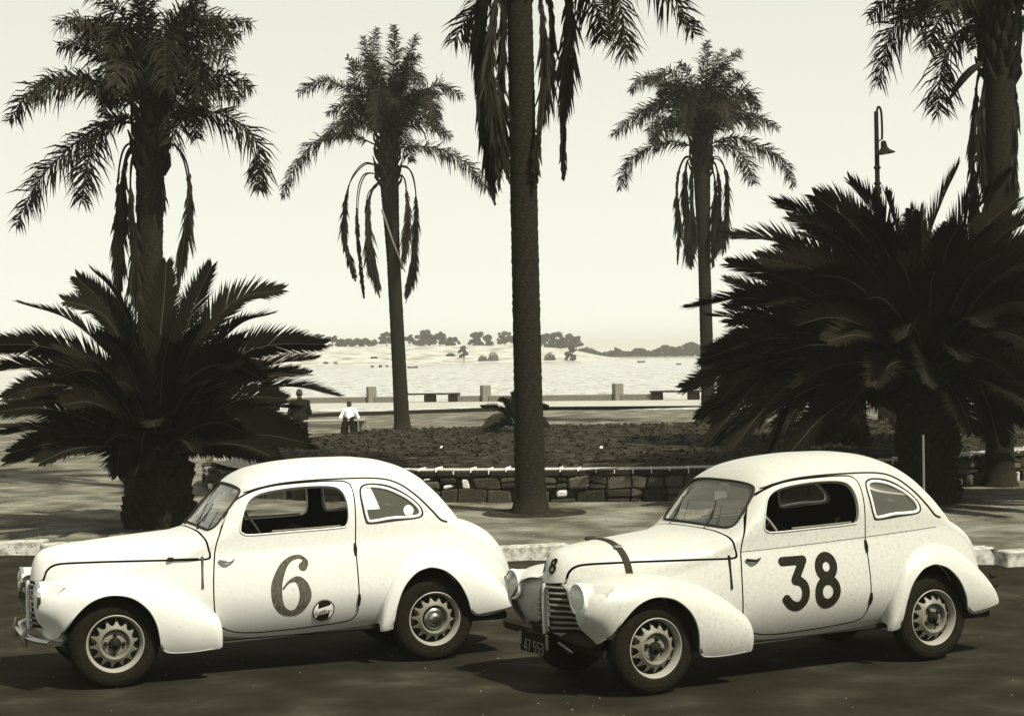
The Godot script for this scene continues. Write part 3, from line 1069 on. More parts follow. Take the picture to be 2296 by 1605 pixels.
	for i in 3:
		var w := TAU * i / 3.0 + 0.5
		sw.tube(PackedVector3Array([off(Vector3(1.785, 1.037, 0.31)), off(Vector3(1.80, 1.045, 0.31)) + sb * Vector3(0, sin(w) * 0.2, cos(w) * 0.2)]), PackedFloat32Array([0.008]), 5)
	sw.tube(PackedVector3Array([off(Vector3(1.79, 1.04, 0.31)), off(Vector3(1.52, 0.87, 0.31))]), PackedFloat32Array([0.02]), 8)
	part("steering_wheel", sw, M.concrete if number == 38 else M.leather, car)
	# grille
	var gr := decal(func(q): return minf(0.36 - absf(q.x) - (q.y - 0.40) * 0.62, 0.42 - absf(q.x)), -0.38, 0.38, 0.41, 0.755, 0.012, 0.003, grille_p, func(z, _y): return Vector3(-0.8, 0, signf(z) * 0.6) if absf(z) > 0.01 else Vector3(-1, 0, 0))
	var grille := part("grille", gr, M.dark, car)
	for i in 8:
		var y := 0.735 - i * 0.041
		for s in [1.0, -1.0]:
			var pts := PackedVector3Array()
			var wmax := 0.15 + i * 0.026
			for j in 12:
				var z: float = s * lerpf(0.012, wmax, j / 11.0)
				pts.append(grille_p(z, y) + Vector3(-0.012, 0, s * 0.006))
			var bm := MB.new()
			bm.tube(pts, PackedFloat32Array([0.0105]), 6)
			part("grille_bar", bm, M.rim, grille)
	var rib := MB.new()
	var rp := PackedVector3Array()
	for i in 12:
		var y := lerpf(0.76, 0.40, i / 11.0)
		rp.append(off(Vector3(0.118 - 0.006 * sin(i / 11.0 * PI), y, 0)))
	rib.tube(rp, PackedFloat32Array([0.014]), 8)
	part("grille_rib", rib, paint, grille)
	for s in [1.0, -1.0]:
		part("front_apron", K["apron" + ("_l" if s > 0 else "_r")], paint, car)
	var va := MB.new()      # valance below the grille
	va.box(off(Vector3(0.27, 0.37, 0)), Vector3(0.14, 0.10, 1.0), Basis(), 0.04)
	part("valance", va, M.dark if number == 38 else paint, car)
	if number == 6:
		var bp := PackedVector3Array()
		for i in 21:
			var z := lerpf(-0.64, 0.64, i / 20.0)
			bp.append(off(Vector3(0.075 + 0.13 * pow(absf(z) / 0.64, 3.0), 0.375, z)))
		var bu := MB.new()
		bu.tube(bp, PackedFloat32Array([0.045]), 10, true, 0.45)
		var bumper := part("bumper", bu, M.dull_chrome, car)
		for s in [1.0, -1.0]:
			var ov := MB.new()
			ov.tube(PackedVector3Array([off(Vector3(0.055, 0.30, s * 0.3)), off(Vector3(0.045, 0.37, s * 0.3)), off(Vector3(0.06, 0.45, s * 0.3))]), PackedFloat32Array([0.014, 0.024, 0.012]), 8)
			part("overrider", ov, M.dull_chrome, bumper)
		var lt := MB.new()
		lt.box(side_p(1.10, 0.912, 1) + Vector3(0, 0, 0.012), Vector3(0.05, 0.032, 0.03), Basis(), 0.01)
		lt.tube(PackedVector3Array([side_p(1.12, 0.91, 1) + Vector3(0, 0, 0.012), side_p(1.30, 0.912, 1) + Vector3(0, 0, 0.012)]), PackedFloat32Array([0.008, 0.006]), 6)
		part("hood_latch", lt, M.number, hood)
	else:
		var bu := MB.new()
		bu.box(off(Vector3(0.06, 0.42, -0.30)), Vector3(0.05, 0.075, 0.42), Basis(), 0.02)
		part("bumper_stub", bu, M.number, car)
		var br := MB.new()
		br.tube(PackedVector3Array([off(Vector3(0.12, 0.36, 0.20)), off(Vector3(0.13, 0.315, 0.38))]), PackedFloat32Array([0.009]), 6)
		part("bumper_bracket", br, M.rim, car)
		var pl := MB.new()
		pl.box(off(Vector3(0.05, 0.335, -0.03)), Vector3(0.012, 0.155, 0.42), Basis(), 0.004)
		var pn := part("number_plate", pl, M.plate, car)
		for s in [1.0, -1.0]:
			var ed := MB.new()
			ed.box(off(Vector3(0.044, 0.365, -0.03 + s * 0.20)), Vector3(0.016, 0.11, 0.026), Basis(), 0.005)
			part("plate_clip", ed, M.rim, pn)
		lettering("47 553", 0.085, off(Vector3(0.0425, 0.305, -0.03)), Vector3(0, -PI / 2, 0), M.rim, pn)
		# strap over the hood
		var rows := []
		for i in 41:
			var z := lerpf(-0.425, 0.425, i / 40.0)
			var row := PackedVector3Array()
			for u in [-1.0, -0.9, 0.9, 1.0]:
				var x: float = 0.60 + 0.05 * absf(z) + u * 0.024
				var y := top_y(x, z)
				var q := off(Vector3(x, y, z))
				var nn := Vector3(0, y - 0.72, z * 0.8).normalized()
				row.append(q + nn * (0.001 if absf(u) > 0.95 else 0.009))
			rows.append(row)
		var strap := part("hood_strap", grid(rows, func(p): return Vector3(0, p.y - 0.7, p.z)), M.leather, hood)
		var bk := MB.new()
		var by := top_y(0.61, 0.22)
		bk.box(off(Vector3(0.611, by + 0.013, 0.22)), Vector3(0.062, 0.012, 0.035), Basis(Vector3(1, 0, 0), 0.35), 0.004)
		part("strap_buckle", bk, M.dull_chrome, strap)
		var catch := MB.new()
		catch.box(off(Vector3(0.60, top_y(0.6, -0.16) + 0.015, -0.16)), Vector3(0.075, 0.03, 0.06), Basis(), 0.01)
		part("strap_pad", catch, M.leather, strap)
		# number on the nose
		var nn_n := func(z, _y): return Vector3(-0.85, 0.3, signf(z) * 0.4).normalized()
		var nose_num := decal(func(q):
			return maxf(maxf(ring2(q * Vector2(1.25, 1), Vector2(0.058 * 1.25, 0.908), 0.019, 0.011), ring2(q * Vector2(1.2, 1), Vector2(0.058 * 1.2, 0.862), 0.025, 0.012)),
				maxf(chain(q, [-0.11, 0.935, 0.011, -0.055, 0.935, 0.011, -0.075, 0.895, 0.011]), chain(q, [-0.075, 0.895, 0.011, -0.05, 0.88, 0.0125, -0.045, 0.855, 0.0125, -0.065, 0.835, 0.0125, -0.09, 0.835, 0.0115, -0.115, 0.85, 0.011]))),
			-0.15, 0.15, 0.80, 0.96, 0.005, 0.004, func(z, y): return off(Vector3(find_x(0.131, 0.9, func(x): return (side_z(x, y) if top_y(x, 0.0) > y else 0.0) - absf(z)), y, z)), nn_n)
		tag(part("nose_number", nose_num, M.number, hood), "black 38 painted on the nose", "")
	# wipers
	for z in [0.27, -0.20]:
		var wi := MB.new()
		var a := front_p(z - 0.02, 1.105)
		var b := front_p(z - 0.10, 1.21)
		wi.tube(PackedVector3Array([a + Vector3(-0.03, 0.0, 0), a + Vector3(-0.03, 0.025, 0), b + Vector3(-0.02, 0.012, 0)]), PackedFloat32Array([0.012, 0.007, 0.004]), 6)
		wi.tube(PackedVector3Array([front_p(z - 0.05, 1.14) + Vector3(-0.015, 0.012, 0), front_p(z - 0.13, 1.27) + Vector3(-0.015, 0.012, 0)]), PackedFloat32Array([0.005]), 4)
		part("wiper", wi, M.number, car)
	# numbers on both doors
	var spn := func(x, y): return side_p(x, y, 1.0)
	var snn := func(x, y): return side_n(x, y, 1.0)
	var door_l: Node = car.get_node("door")
	if number == 6:
		var pts := []
		var six := PackedVector3Array()
		for q in [[425, 832, 27], [441, 808, 16], [425, 786, 10], [398, 777, 12], [350, 788, 15], [303, 830, 23], [268, 905, 31], [259, 960, 33], [268, 1025, 30], [300, 1075, 22], [355, 1094, 16], [402, 1070, 25], [433, 1005, 36], [420, 940, 31], [385, 903, 19], [335, 915, 8], [300, 950, 6]]:
			six.append(Vector3(1.83 + (q[0] - 230) * 0.00129, 0.905 - (q[1] - 765) * 0.00134, q[2] * 0.00128))
		for q in cat(six, 4):
			pts.append_array([q.x, q.y, q.z])
		tag(part("racing_number", decal(func(q): return chain(q, pts), 1.80, 2.19, 0.41, 0.93, 0.007, 0.003, spn, snn), M.number_grey, door_l), "dark grey serif 6", "")
		var c := Vector2(2.24, 0.465)
		part("sticker", decal(func(q): return 0.088 - (q - c).length(), 2.14, 2.34, 0.36, 0.57, 0.006, 0.003, spn, snn), M.number, door_l)
		part("sticker_band", decal(func(q):
			var d: Vector2 = q - c
			var r := 0.076 - d.length()
			var wedge := minf(minf(d.y - 0.028 - d.x * 0.25, d.x + 0.046), 0.05 - d.x)
			var wedge2 := minf(minf(-d.y - 0.028 + d.x * 0.25, 0.046 - d.x), d.x + 0.05)
			return minf(r, -maxf(wedge, wedge2)),
			2.15, 2.33, 0.37, 0.56, 0.004, 0.006, spn, snn), M.white, door_l)
		lettering("Castrol", 0.034, side_p(2.24, 0.462, 1.0) + side_n(2.24, 0.465, 1) * 0.010, Vector3(-0.06, 0.05, 0.25), M.number, door_l)
		part("sticker_edge", decal(func(q): return ring2(q, c, 0.084, 0.003), 2.14, 2.34, 0.36, 0.57, 0.004, 0.005, spn, snn), M.concrete, door_l)
		# papers on the quarter window
		var qp := func(x, y): return side_p(x, y, 1.0) - side_n(x, y, 1.0) * 0.014
		part("window_sticker", decal(func(q): return 0.042 - (q - Vector2(2.965, 1.19)).length(), 2.90, 3.03, 1.13, 1.25, 0.006, 0.004, qp, snn), M.white, car)
		part("window_paper", decal(func(q): return minf(minf(q.x - 2.605, 0.085 - absf(q.y - 1.30)), 0.095 - (q.x - 2.60) + (q.y - 1.30) * -0.35), 2.59, 2.75, 1.2, 1.4, 0.006, 0.004, qp, snn), M.white, car)
	else:
		var three := []
		for q in [[0.02, 0.09], [0.84, 0.09], [0.46, 0.43]]:
			three.append_array([1.735 + q[0] * 0.215, 0.895 - q[1] * 0.40, 0.033])
		var bowl := []
		var bow := PackedVector3Array()
		for q in [[0.46, 0.44], [0.66, 0.47], [0.82, 0.56], [0.86, 0.69], [0.80, 0.82], [0.64, 0.905], [0.44, 0.91], [0.24, 0.86], [0.08, 0.77]]:
			bow.append(Vector3(1.735 + q[0] * 0.215, 0.895 - q[1] * 0.40, 0.034))
		for q in cat(bow, 4):
			bowl.append_array([q.x, q.y, q.z])
		tag(part("racing_number", decal(func(q): return maxf(chain(q, three), chain(q, bowl)), 1.68, 1.99, 0.46, 0.93, 0.007, 0.003, spn, snn), M.number, door_l), "black figure 3", "")
		tag(part("racing_number", decal(func(q): return maxf(ring2(q * Vector2(1.0, 0.93), Vector2(2.115, 0.797 * 0.93), 0.066, 0.034), ring2(q * Vector2(1, 0.94), Vector2(2.117, 0.615 * 0.94), 0.081, 0.034)), 1.97, 2.26, 0.46, 0.93, 0.007, 0.003, spn, snn), M.number, door_l), "black figure 8", "")
		var ae := MB.new()
		ae.tube(PackedVector3Array([off(Vector3(3.12, 1.36, -0.2)), off(Vector3(3.12, 1.62, -0.2))]), PackedFloat32Array([0.006]), 5)


func lettering(text: String, h: float, at: Vector3, rot: Vector3, mat: Material, parent: Node) -> void:
	var t := TextMesh.new()
	var fnt := SystemFont.new()
	fnt.font_names = PackedStringArray(["Droid Sans"])
	t.font = fnt
	t.text = text
	t.font_size = 64
	t.pixel_size = h / 64.0 * 1.3
	t.depth = 0.004
	var o := part("lettering", t, mat, parent)
	o.position = at
	o.rotation = rot
	if parent.name.begins_with("number_plate"):
		o.scale = Vector3(0.92, 1.12, 1)


# ---------------------------------------------------------------- palms
# style 0: feathery queen palm, 1: hanging dead frond, 2: stiff date palm
func frond(pts: PackedVector3Array, style: int, leaf: float, wide: float, stalk: float, bare: float, stem: MB = null) -> MB:
	var m := MB.new()
	var roll := rnd.randf_range(-1.15, 1.15) if style == 2 else 0.0
	var line := cat(pts, 7)
	var c := line.size()
	var len := 0.0
	var cum := PackedFloat32Array([0.0])
	for i in c - 1:
		len += line[i].distance_to(line[i + 1])
		cum.append(len)
	var rad := PackedFloat32Array()
	for i in c:
		var u := cum[i] / len
		rad.append(lerpf(stalk, stalk * 0.16, pow(u, 0.7)))
	(stem if stem else m).tube(line, rad, 5, false, 0.8)
	var step: float = [0.016, 0.02, 0.019][style]
	var cnt := int(len * (1.0 - bare) / step)
	var k := 0
	for i in cnt:
		var s := len * bare + (i + rnd.randf() * 0.8) * step
		while k < c - 2 and cum[k + 1] < s:
			k += 1
		var f := clampf((s - cum[k]) / maxf(cum[k + 1] - cum[k], 1e-5), 0.0, 1.0)
		var p := line[k].lerp(line[k + 1], f)
		var t := (line[k + 1] - line[k]).normalized()
		var u := s / len
		var side := t.cross(Vector3.UP)
		if side.length() < 0.12:
			side = t.cross(Vector3(0.3, 0, 1))
		side = side.normalized().rotated(t, roll)
		var up := side.cross(t).normalized()
		var v := (u - bare) / (1.0 - bare)
		var prof := pow(sin(PI * clampf(0.10 + v * 0.86, 0, 1)), 0.6 if style != 1 else 1.1) * (1.0 if style != 1 else 0.55 + 0.9 * absf(sin(s * 1.7 + leaf * 20.0)))
		for sg in [-1.0, 1.0]:
			var L := leaf * prof * (rnd.randf_range(0.78, 1.12) if style == 2 else rnd.randf_range(0.45, 1.2))
			var d: Vector3
			var droop := 0.0
			if style == 0:
				var spin := rnd.randf_range(-1.1, 1.1)
				d = side * (sg * cos(spin)) + up * sin(spin)
				d = (d * 0.82 + t * rnd.randf_range(0.3, 0.9)).normalized()
				droop = rnd.randf_range(0.2, 0.75)
			elif style == 1:
				var spin := rnd.randf_range(-1.5, 1.5)
				d = side * (sg * cos(spin)) + up * sin(spin)
				d = (d * rnd.randf_range(0.08, 0.55) * (0.75 + 0.25 * sin(s * 3.0 + leaf * 40.0)) + t * 0.8 + Vector3(0, -0.3, 0)).normalized()
				droop = 0.25
			else:
				d = (side * sg * 0.80 + up * rnd.randf_range(0.12, 0.36)) * lerpf(0.9, 0.55, v) + t * lerpf(0.5, 0.9, v)
				d = d.normalized()
				droop = 0.05
			var a := t.cross(d).normalized()
			var w := wide * rnd.randf_range(0.7, 1.2)
			var acr := d.cross(a).normalized() * w
			var q := p + d * L * 0.5 - Vector3(0, droop * L * 0.15, 0)
			var e := p + d * L * (1.0 - droop * 0.3) - Vector3(0, droop * L * 0.75, 0)
			var n0 := a if a.y > 0 else -a
			var i0 := m.vert(p - acr * 0.55, n0)
			var i1 := m.vert(p + acr * 0.55, n0)
			var i2 := m.vert(q + acr, n0)
			var i3 := m.vert(q - acr, n0)
			var i4 := m.vert(e, n0)
			m.quad(i0, i1, i2, i3)
			m.tri(i3, i2, i4)
	return m


# a sight-line path: pairs of picture points at a distance z, the far end nearer or farther by dz
func path(k: Array, z: float, dz: float) -> PackedVector3Array:
	var o := PackedVector3Array()
	var c := k.size() / 2
	for i in c:
		var u := float(i) / (c - 1)
		o.append(P(k[i * 2], k[i * 2 + 1], z + dz * u))
	return o


func rel(p: PackedVector3Array, org: Vector3) -> PackedVector3Array:
	var o := PackedVector3Array()
	for q in p:
		o.append(q - org)
	return o


func trunk_mesh(pts: PackedVector3Array, radii: PackedFloat32Array, ring: float, s: int) -> MB:
	rnd.seed = s
	var m := MB.new()
	var line := cat(pts, 40)
	var r := PackedFloat32Array()
	var c := line.size()
	for i in c:
		var u := float(i) / (c - 1) * (radii.size() - 1)
		var k := mini(int(u), radii.size() - 2)
		var q := lerpf(radii[k], radii[k + 1], u - k)
		r.append(q * (1.0 + ring * (rnd.randf() - 0.5) + ring * 0.6 * (i % 2)))
	m.tube(line, r, 18, true)
	return m


func queen_palm(label: String, z: float, foot: Vector2, hub: Vector2, r0: float, r1: float, boot: float, live: Array, dead: Array, extra: int, s: int, bow := 0.0) -> Node3D:
	var org := P(foot.x, foot.y, z)
	org.y = 0.15
	var o := base("queen_palm", label, "palm tree", org, 0.0, "tall feather palms along the waterfront")
	var top := P(hub.x, hub.y, z) - org
	var mid := top * 0.5 + Vector3(bow, 0, 0)
	part("trunk", trunk_mesh(PackedVector3Array([Vector3(0, -0.1, 0), top * 0.25 + Vector3(bow * 0.75, 0, 0), mid, top * 0.78 + Vector3(bow * 0.6, 0, 0), top]), PackedFloat32Array([r0 * 1.16, r0 * 1.02, r0 * 0.99, r0 * 0.97, lerpf(r0, r1, 0.6), r1]), 0.05, s), M.trunk, o)
	var rf := MB.new()
	var rings := []
	for i in 7:
		var u := i / 6.0
		var r := PackedVector3Array()
		for j in 30:
			var w := TAU * j / 30.0
			var k := r0 * (1.12 + 0.42 * pow(1.0 - u, 2.2) + 0.05 * sin(w * 9.0 + s) * (1.0 - u) + rnd.randf_range(-0.02, 0.02))
			r.append(Vector3(cos(w) * k, -0.04 + u * 0.38, sin(w) * k))
		rings.append(r)
	rf = grid(rings, func(p): return Vector3(p.x, 0.05, p.z), true)
	part("root_flare", rf, M.old_base, o)
	rnd.seed = s + 7
	# leaf-base boot under the crown
	var bt := MB.new()
	for i in 46:
		var w := i * 2.4
		var h := lerpf(-boot, 0.12, i / 45.0)
		var d := Vector3(cos(w), 0, sin(w))
		var a := top + Vector3(0, h, 0) + d * r1 * 0.8
		bt.tube(PackedVector3Array([a, a + d * r1 * 0.45 + Vector3(0, 0.16, 0), a + d * (r1 * 0.35 + rnd.randf() * 0.1) + Vector3(0, 0.36, 0)]), PackedFloat32Array([0.10, 0.075, 0.03]), 6, true, 0.5)
	var b := part("leaf_base", bt, M.trunk, o)
	b.set_meta("kind", "stuff")
	for f in live:
		var q := rel(path(f[0], z, f[1]), org)
		q[0] = top + (q[0] - top) * 0.5 + Vector3(0, -0.05, 0)
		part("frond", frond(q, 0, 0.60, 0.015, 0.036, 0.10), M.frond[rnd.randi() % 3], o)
	for i in extra:
		var w := i * 2.39996 + rnd.randf() * 0.5
		var el := lerpf(1.5, 0.35, float(i) / extra) + rnd.randf_range(-0.12, 0.12)
		var d := Vector3(cos(w) * 0.8, 0, sin(w))
		var L := rnd.randf_range(2.3, 3.1)
		var bend := rnd.randf_range(0.9, 1.5)
		var q := PackedVector3Array([top + Vector3(0, 0.1, 0)])
		for j in range(1, 6):
			var u := j / 5.0
			var e := el - bend * u * u
			q.append(q[q.size() - 1] + (d * cos(e) + Vector3(0, sin(e), 0)) * L * 0.2)
		part("frond", frond(q, 0, 0.56, 0.015, 0.036, 0.12), M.frond[rnd.randi() % 3], o)
	for f in dead:
		for copy in 2:
			var q := rel(path(f[0], z, f[1]), org)
			var slip := Vector3(rnd.randf_range(-0.06, 0.06), rnd.randf_range(-0.25, 0.12) * copy, rnd.randf_range(-0.12, 0.12)) * copy
			for i in range(1, q.size()):
				q[i] += slip * minf(1.0, i / 2.0) + Vector3(rnd.randf_range(-0.03, 0.03), 0, rnd.randf_range(-0.03, 0.03))
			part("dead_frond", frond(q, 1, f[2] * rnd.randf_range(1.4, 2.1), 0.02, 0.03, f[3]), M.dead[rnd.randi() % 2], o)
	return o


func date_palm(label: String, at: Vector3, h: float, r: float, paths: Array, z: float, extra: int, span: float, leaf: float, s: int, low := -0.3) -> Node3D:
	var o := base("date_palm", label, "palm tree", at, 0.0, "stocky date palms in the park")
	rnd.seed = s
	var tr := MB.new()
	tr.lathe(PackedVector2Array([Vector2(0.0, h + 0.3), Vector2(r * 0.55, h + 0.2), Vector2(r * 0.92, h - 0.1), Vector2(r * 0.96, h * 0.6), Vector2(r * 0.92, h * 0.3), Vector2(r, 0.02), Vector2(r * 1.02, -0.1)]), Vector3.ZERO, Vector3.UP, 28)
	part("trunk", tr, M.old_base, o)
	var lb := MB.new()
	lb.face(PackedVector3Array([Vector3(-0.075, -0.05, 0), Vector3(0, -0.08, 0.03), Vector3(0, 0.03, 0.075)]), Vector3(-1, 0, 1))
	lb.face(PackedVector3Array([Vector3(0.075, -0.05, 0), Vector3(0, -0.08, 0.03), Vector3(0, 0.03, 0.075)]), Vector3(1, 0, 1))
	lb.face(PackedVector3Array([Vector3(-0.075, -0.05, 0), Vector3(0, 0.03, 0.075), Vector3(0, 0.07, 0.0)]), Vector3(-1, 1, 1))
	lb.face(PackedVector3Array([Vector3(0.075, -0.05, 0), Vector3(0, 0.03, 0.075), Vector3(0, 0.07, 0.0)]), Vector3(1, 1, 1))
	var bm := lb.mesh()
	var ring := 0
	var y := 0.05
	while y < h + 0.15:
		var cnt := 18
		for i in cnt:
			var w := TAU * (i + 0.5 * (ring % 2)) / cnt
			var q := part("leaf_base", bm, M.old_base, o)
			var rr := r * (0.9 + 0.05 * sin(y * 9.0))
			if y > h:
				rr *= 0.8
			q.position = Vector3(sin(w) * rr, y, cos(w) * rr)
			q.rotation = Vector3(-0.15 + rnd.randf_range(-0.2, 0.2), w, rnd.randf_range(-0.2, 0.2))
			q.scale = Vector3.ONE * rnd.randf_range(0.85, 1.3)
		y += 0.105
		ring += 1
	var hub := Vector3(0, h + 0.15, 0)
	for f in paths:
		var q := rel(path(f[0], z, f[1]), at)
		q.insert(0, hub + (q[0] - hub).normalized() * 0.2)
		date_frond(q, leaf, o)
	for i in extra:
		var w := i * 2.39996
		var u := float(i) / extra
		var el := lerpf(1.45, low, pow(u, 0.8)) + rnd.randf_range(-0.1, 0.1)
		var d := Vector3(cos(w), 0, sin(w))
		var L := span * rnd.randf_range(0.86, 1.05)
		var q := PackedVector3Array([hub + d * 0.12])
		for j in range(1, 5):
			var t := j / 4.0
			var e := el - t * t * (0.75 if el > 0.4 else 0.5)
			q.append(q[q.size() - 1] + (d * cos(e) + Vector3(0, sin(e), 0)) * L * 0.25)
		date_frond(q, leaf * 0.95, o)
	return o


func date_frond(q: PackedVector3Array, leaf: float, o: Node) -> void:
	var stem := MB.new()
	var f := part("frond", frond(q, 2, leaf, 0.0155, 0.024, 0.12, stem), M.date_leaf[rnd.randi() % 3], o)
	part("stalk", stem, M.stalk, f)


# ---------------------------------------------------------------- people: one continuous skin from tapered bones
func blob(bones: Array, cell: float, k := 0.05) -> MB:
	var lo := Vector3(1e9, 1e9, 1e9)
	var hi := -lo
	for b in bones:
		var r: float = maxf(b[2], b[3]) + 0.06
		for e in 2:
			lo = lo.min(b[e] - Vector3(r, r, r))
			hi = hi.max(b[e] + Vector3(r, r, r))
	var nx := int((hi.x - lo.x) / cell) + 2
	var ny := int((hi.y - lo.y) / cell) + 2
	var nz := int((hi.z - lo.z) / cell) + 2
	var g := PackedFloat32Array()
	g.resize(nx * ny * nz)
	for i in nx:
		for j in ny:
			for l in nz:
				var p := lo + Vector3(i, j, l) * cell
				var d := 1e3
				for b in bones:
					var a: Vector3 = b[0]
					var e: Vector3 = b[1] - a
					var t := clampf((p - a).dot(e) / maxf(e.length_squared(), 1e-9), 0, 1)
					var q: float = (p - a - e * t).length() - lerpf(b[2], b[3], t)
					var h := clampf(0.5 + 0.5 * (d - q) / k, 0, 1)
					d = lerpf(d, q, h) - k * h * (1.0 - h)
				g[(i * ny + j) * nz + l] = d
	var m := MB.new()
	var id := {}
	var st := [ny * nz, nz, 1]
	for i in nx - 1:
		for j in ny - 1:
			for l in nz - 1:
				var o := (i * ny + j) * nz + l
				var sum := Vector3.ZERO
				var c := 0
				for e in [[0, 0, 0, 0], [0, 1, 0, 0], [0, 0, 1, 0], [0, 1, 1, 0], [1, 0, 0, 0], [1, 1, 0, 0], [1, 0, 1, 0], [1, 1, 1, 0], [2, 0, 0, 0], [2, 1, 0, 0], [2, 0, 1, 0], [2, 1, 1, 0]]:
					var ax: int = e[0]
					var u: int = (ax + 1) % 3
					var w: int = (ax + 2) % 3
					var s0: int = o + e[1] * st[u] + e[2] * st[w]
					var f0 := g[s0]
					var f1 := g[s0 + st[ax]]
					if (f0 < 0) != (f1 < 0):
						var q := Vector3.ZERO
						q[u] = e[1]
						q[w] = e[2]
						q[ax] = f0 / (f0 - f1)
						sum += q
						c += 1
				if c:
					var gr := Vector3(g[o + st[0]] - g[o], g[o + st[1]] - g[o], g[o + st[2]] - g[o])
					id[o] = m.vert(lo + (Vector3(i, j, l) + sum / c) * cell, gr.normalized())
	for o in id:
		for ax in 3:
			var u := (ax + 1) % 3
			var w := (ax + 2) % 3
			if (g[o] < 0) != (g[o + st[ax]] < 0):
				var a: int = o - st[u]
				var b: int = o - st[w]
				var c: int = a - st[w]
				if id.has(a) and id.has(b) and id.has(c):
					m.quad(id[o], id[a], id[c], id[b])
	return m


func people() -> void:
	# man in dark clothes on the left of the bench, seen from behind
	var z := 49.8
	var at := P(672, 968, z)
	at.y = 0.15
	var man := base("person", "person in dark coat sitting on the park bench with back turned", "person", at, 0.0, "people near the bench")
	var s := 0.42
	var coat := blob([[Vector3(0, s + 0.08, 0), Vector3(0, s + 0.36, -0.02), 0.17, 0.19], [Vector3(-0.08, s + 0.36, -0.02), Vector3(0.08, s + 0.36, -0.02), 0.17, 0.17], [Vector3(-0.19, s + 0.48, -0.02), Vector3(0.19, s + 0.48, -0.02), 0.085, 0.085],
		[Vector3(-0.21, s + 0.47, -0.02), Vector3(-0.28, s + 0.2, 0.0), 0.075, 0.06], [Vector3(0.21, s + 0.47, -0.02), Vector3(0.28, s + 0.2, 0.0), 0.075, 0.06], [Vector3(-0.28, s + 0.2, 0.0), Vector3(-0.16, s + 0.12, -0.24), 0.06, 0.045], [Vector3(0.28, s + 0.2, 0.0), Vector3(0.16, s + 0.12, -0.24), 0.06, 0.045],
		[Vector3(-0.1, s + 0.07, 0), Vector3(-0.12, s + 0.06, -0.42), 0.11, 0.075], [Vector3(0.1, s + 0.07, 0), Vector3(0.12, s + 0.06, -0.42), 0.11, 0.075], [Vector3(-0.12, s + 0.05, -0.43), Vector3(-0.12, 0.07, -0.46), 0.07, 0.045], [Vector3(0.12, s + 0.05, -0.43), Vector3(0.12, 0.07, -0.46), 0.07, 0.045],
		[Vector3(-0.12, 0.05, -0.46), Vector3(-0.12, 0.04, -0.6), 0.045, 0.035], [Vector3(0.12, 0.05, -0.46), Vector3(0.12, 0.04, -0.6), 0.045, 0.035], [Vector3(-0.1, s + 0.1, 0.12), Vector3(-0.14, s - 0.3, 0.19), 0.09, 0.07], [Vector3(0.05, s + 0.1, 0.12), Vector3(0.02, s - 0.3, 0.19), 0.09, 0.06], [Vector3(0, s + 0.52, -0.02), Vector3(0, s + 0.62, -0.03), 0.06, 0.055]], 0.035)
	part("body", coat, M.cloth_dark, man)
	var head := blob([[Vector3(0, s + 0.66, -0.04), Vector3(0, s + 0.76, -0.03), 0.07, 0.085], [Vector3(0, s + 0.7, -0.12), Vector3(0, s + 0.68, -0.135), 0.02, 0.015], [Vector3(-0.085, s + 0.70, -0.03), Vector3(-0.09, s + 0.73, -0.03), 0.016, 0.016], [Vector3(0.085, s + 0.70, -0.03), Vector3(0.09, s + 0.73, -0.03), 0.016, 0.016]], 0.018, 0.02)
	part("head", head, M.skin, man)
	part("hair", blob([[Vector3(0, s + 0.74, -0.01), Vector3(0, s + 0.78, -0.02), 0.09, 0.085]], 0.018, 0.02), M.hair, man)
	# person in white shirt on the right of the bench
	var at2 := P(783, 968, z)
	at2.y = 0.15
	var wo := base("person", "person in white shirt and dark trousers sitting on the bench with back turned", "person", at2, 0.0, "people near the bench")
	wo.scale = Vector3.ONE * 0.84
	var shirt := blob([[Vector3(0, s + 0.1, 0.0), Vector3(0, s + 0.28, -0.05), 0.15, 0.16], [Vector3(-0.17, s + 0.36, -0.07), Vector3(0.17, s + 0.36, -0.07), 0.08, 0.08], [Vector3(-0.18, s + 0.35, -0.07), Vector3(-0.30, s + 0.12, -0.02), 0.07, 0.05], [Vector3(0.18, s + 0.35, -0.07), Vector3(0.30, s + 0.12, -0.02), 0.07, 0.05], [Vector3(0, s + 0.38, -0.08), Vector3(0, s + 0.46, -0.11), 0.06, 0.05],
		[Vector3(-0.29, s + 0.12, -0.02), Vector3(-0.16, s + 0.08, -0.22), 0.05, 0.04], [Vector3(0.29, s + 0.12, -0.02), Vector3(0.16, s + 0.08, -0.22), 0.05, 0.04]], 0.03)
	part("body", shirt, M.cloth_white, wo)
	var legs := blob([[Vector3(-0.09, s + 0.05, 0.03), Vector3(-0.12, s + 0.06, -0.4), 0.13, 0.08], [Vector3(0.09, s + 0.05, 0.03), Vector3(0.12, s + 0.06, -0.4), 0.13, 0.08], [Vector3(-0.12, s + 0.05, -0.4), Vector3(-0.12, 0.06, -0.42), 0.075, 0.05], [Vector3(0.12, s + 0.05, -0.4), Vector3(0.12, 0.06, -0.42), 0.075, 0.05], [Vector3(-0.12, 0.05, -0.42), Vector3(-0.12, 0.04, -0.56), 0.045, 0.035], [Vector3(0.12, 0.05, -0.42), Vector3(0.12, 0.04, -0.56), 0.045, 0.035],
		[Vector3(-0.12, s + 0.03, 0.1), Vector3(-0.2, 0.08, 0.14), 0.11, 0.09], [Vector3(0.1, s + 0.03, 0.1), Vector3(0.12, 0.08, 0.14), 0.11, 0.09]], 0.035)
	part("trousers", legs, M.cloth_dark, wo)
	part("head", blob([[Vector3(0, s + 0.5, -0.13), Vector3(0, s + 0.58, -0.12), 0.062, 0.078], [Vector3(0, s + 0.53, -0.205), Vector3(0, s + 0.51, -0.215), 0.018, 0.014]], 0.018, 0.02), M.skin, wo)
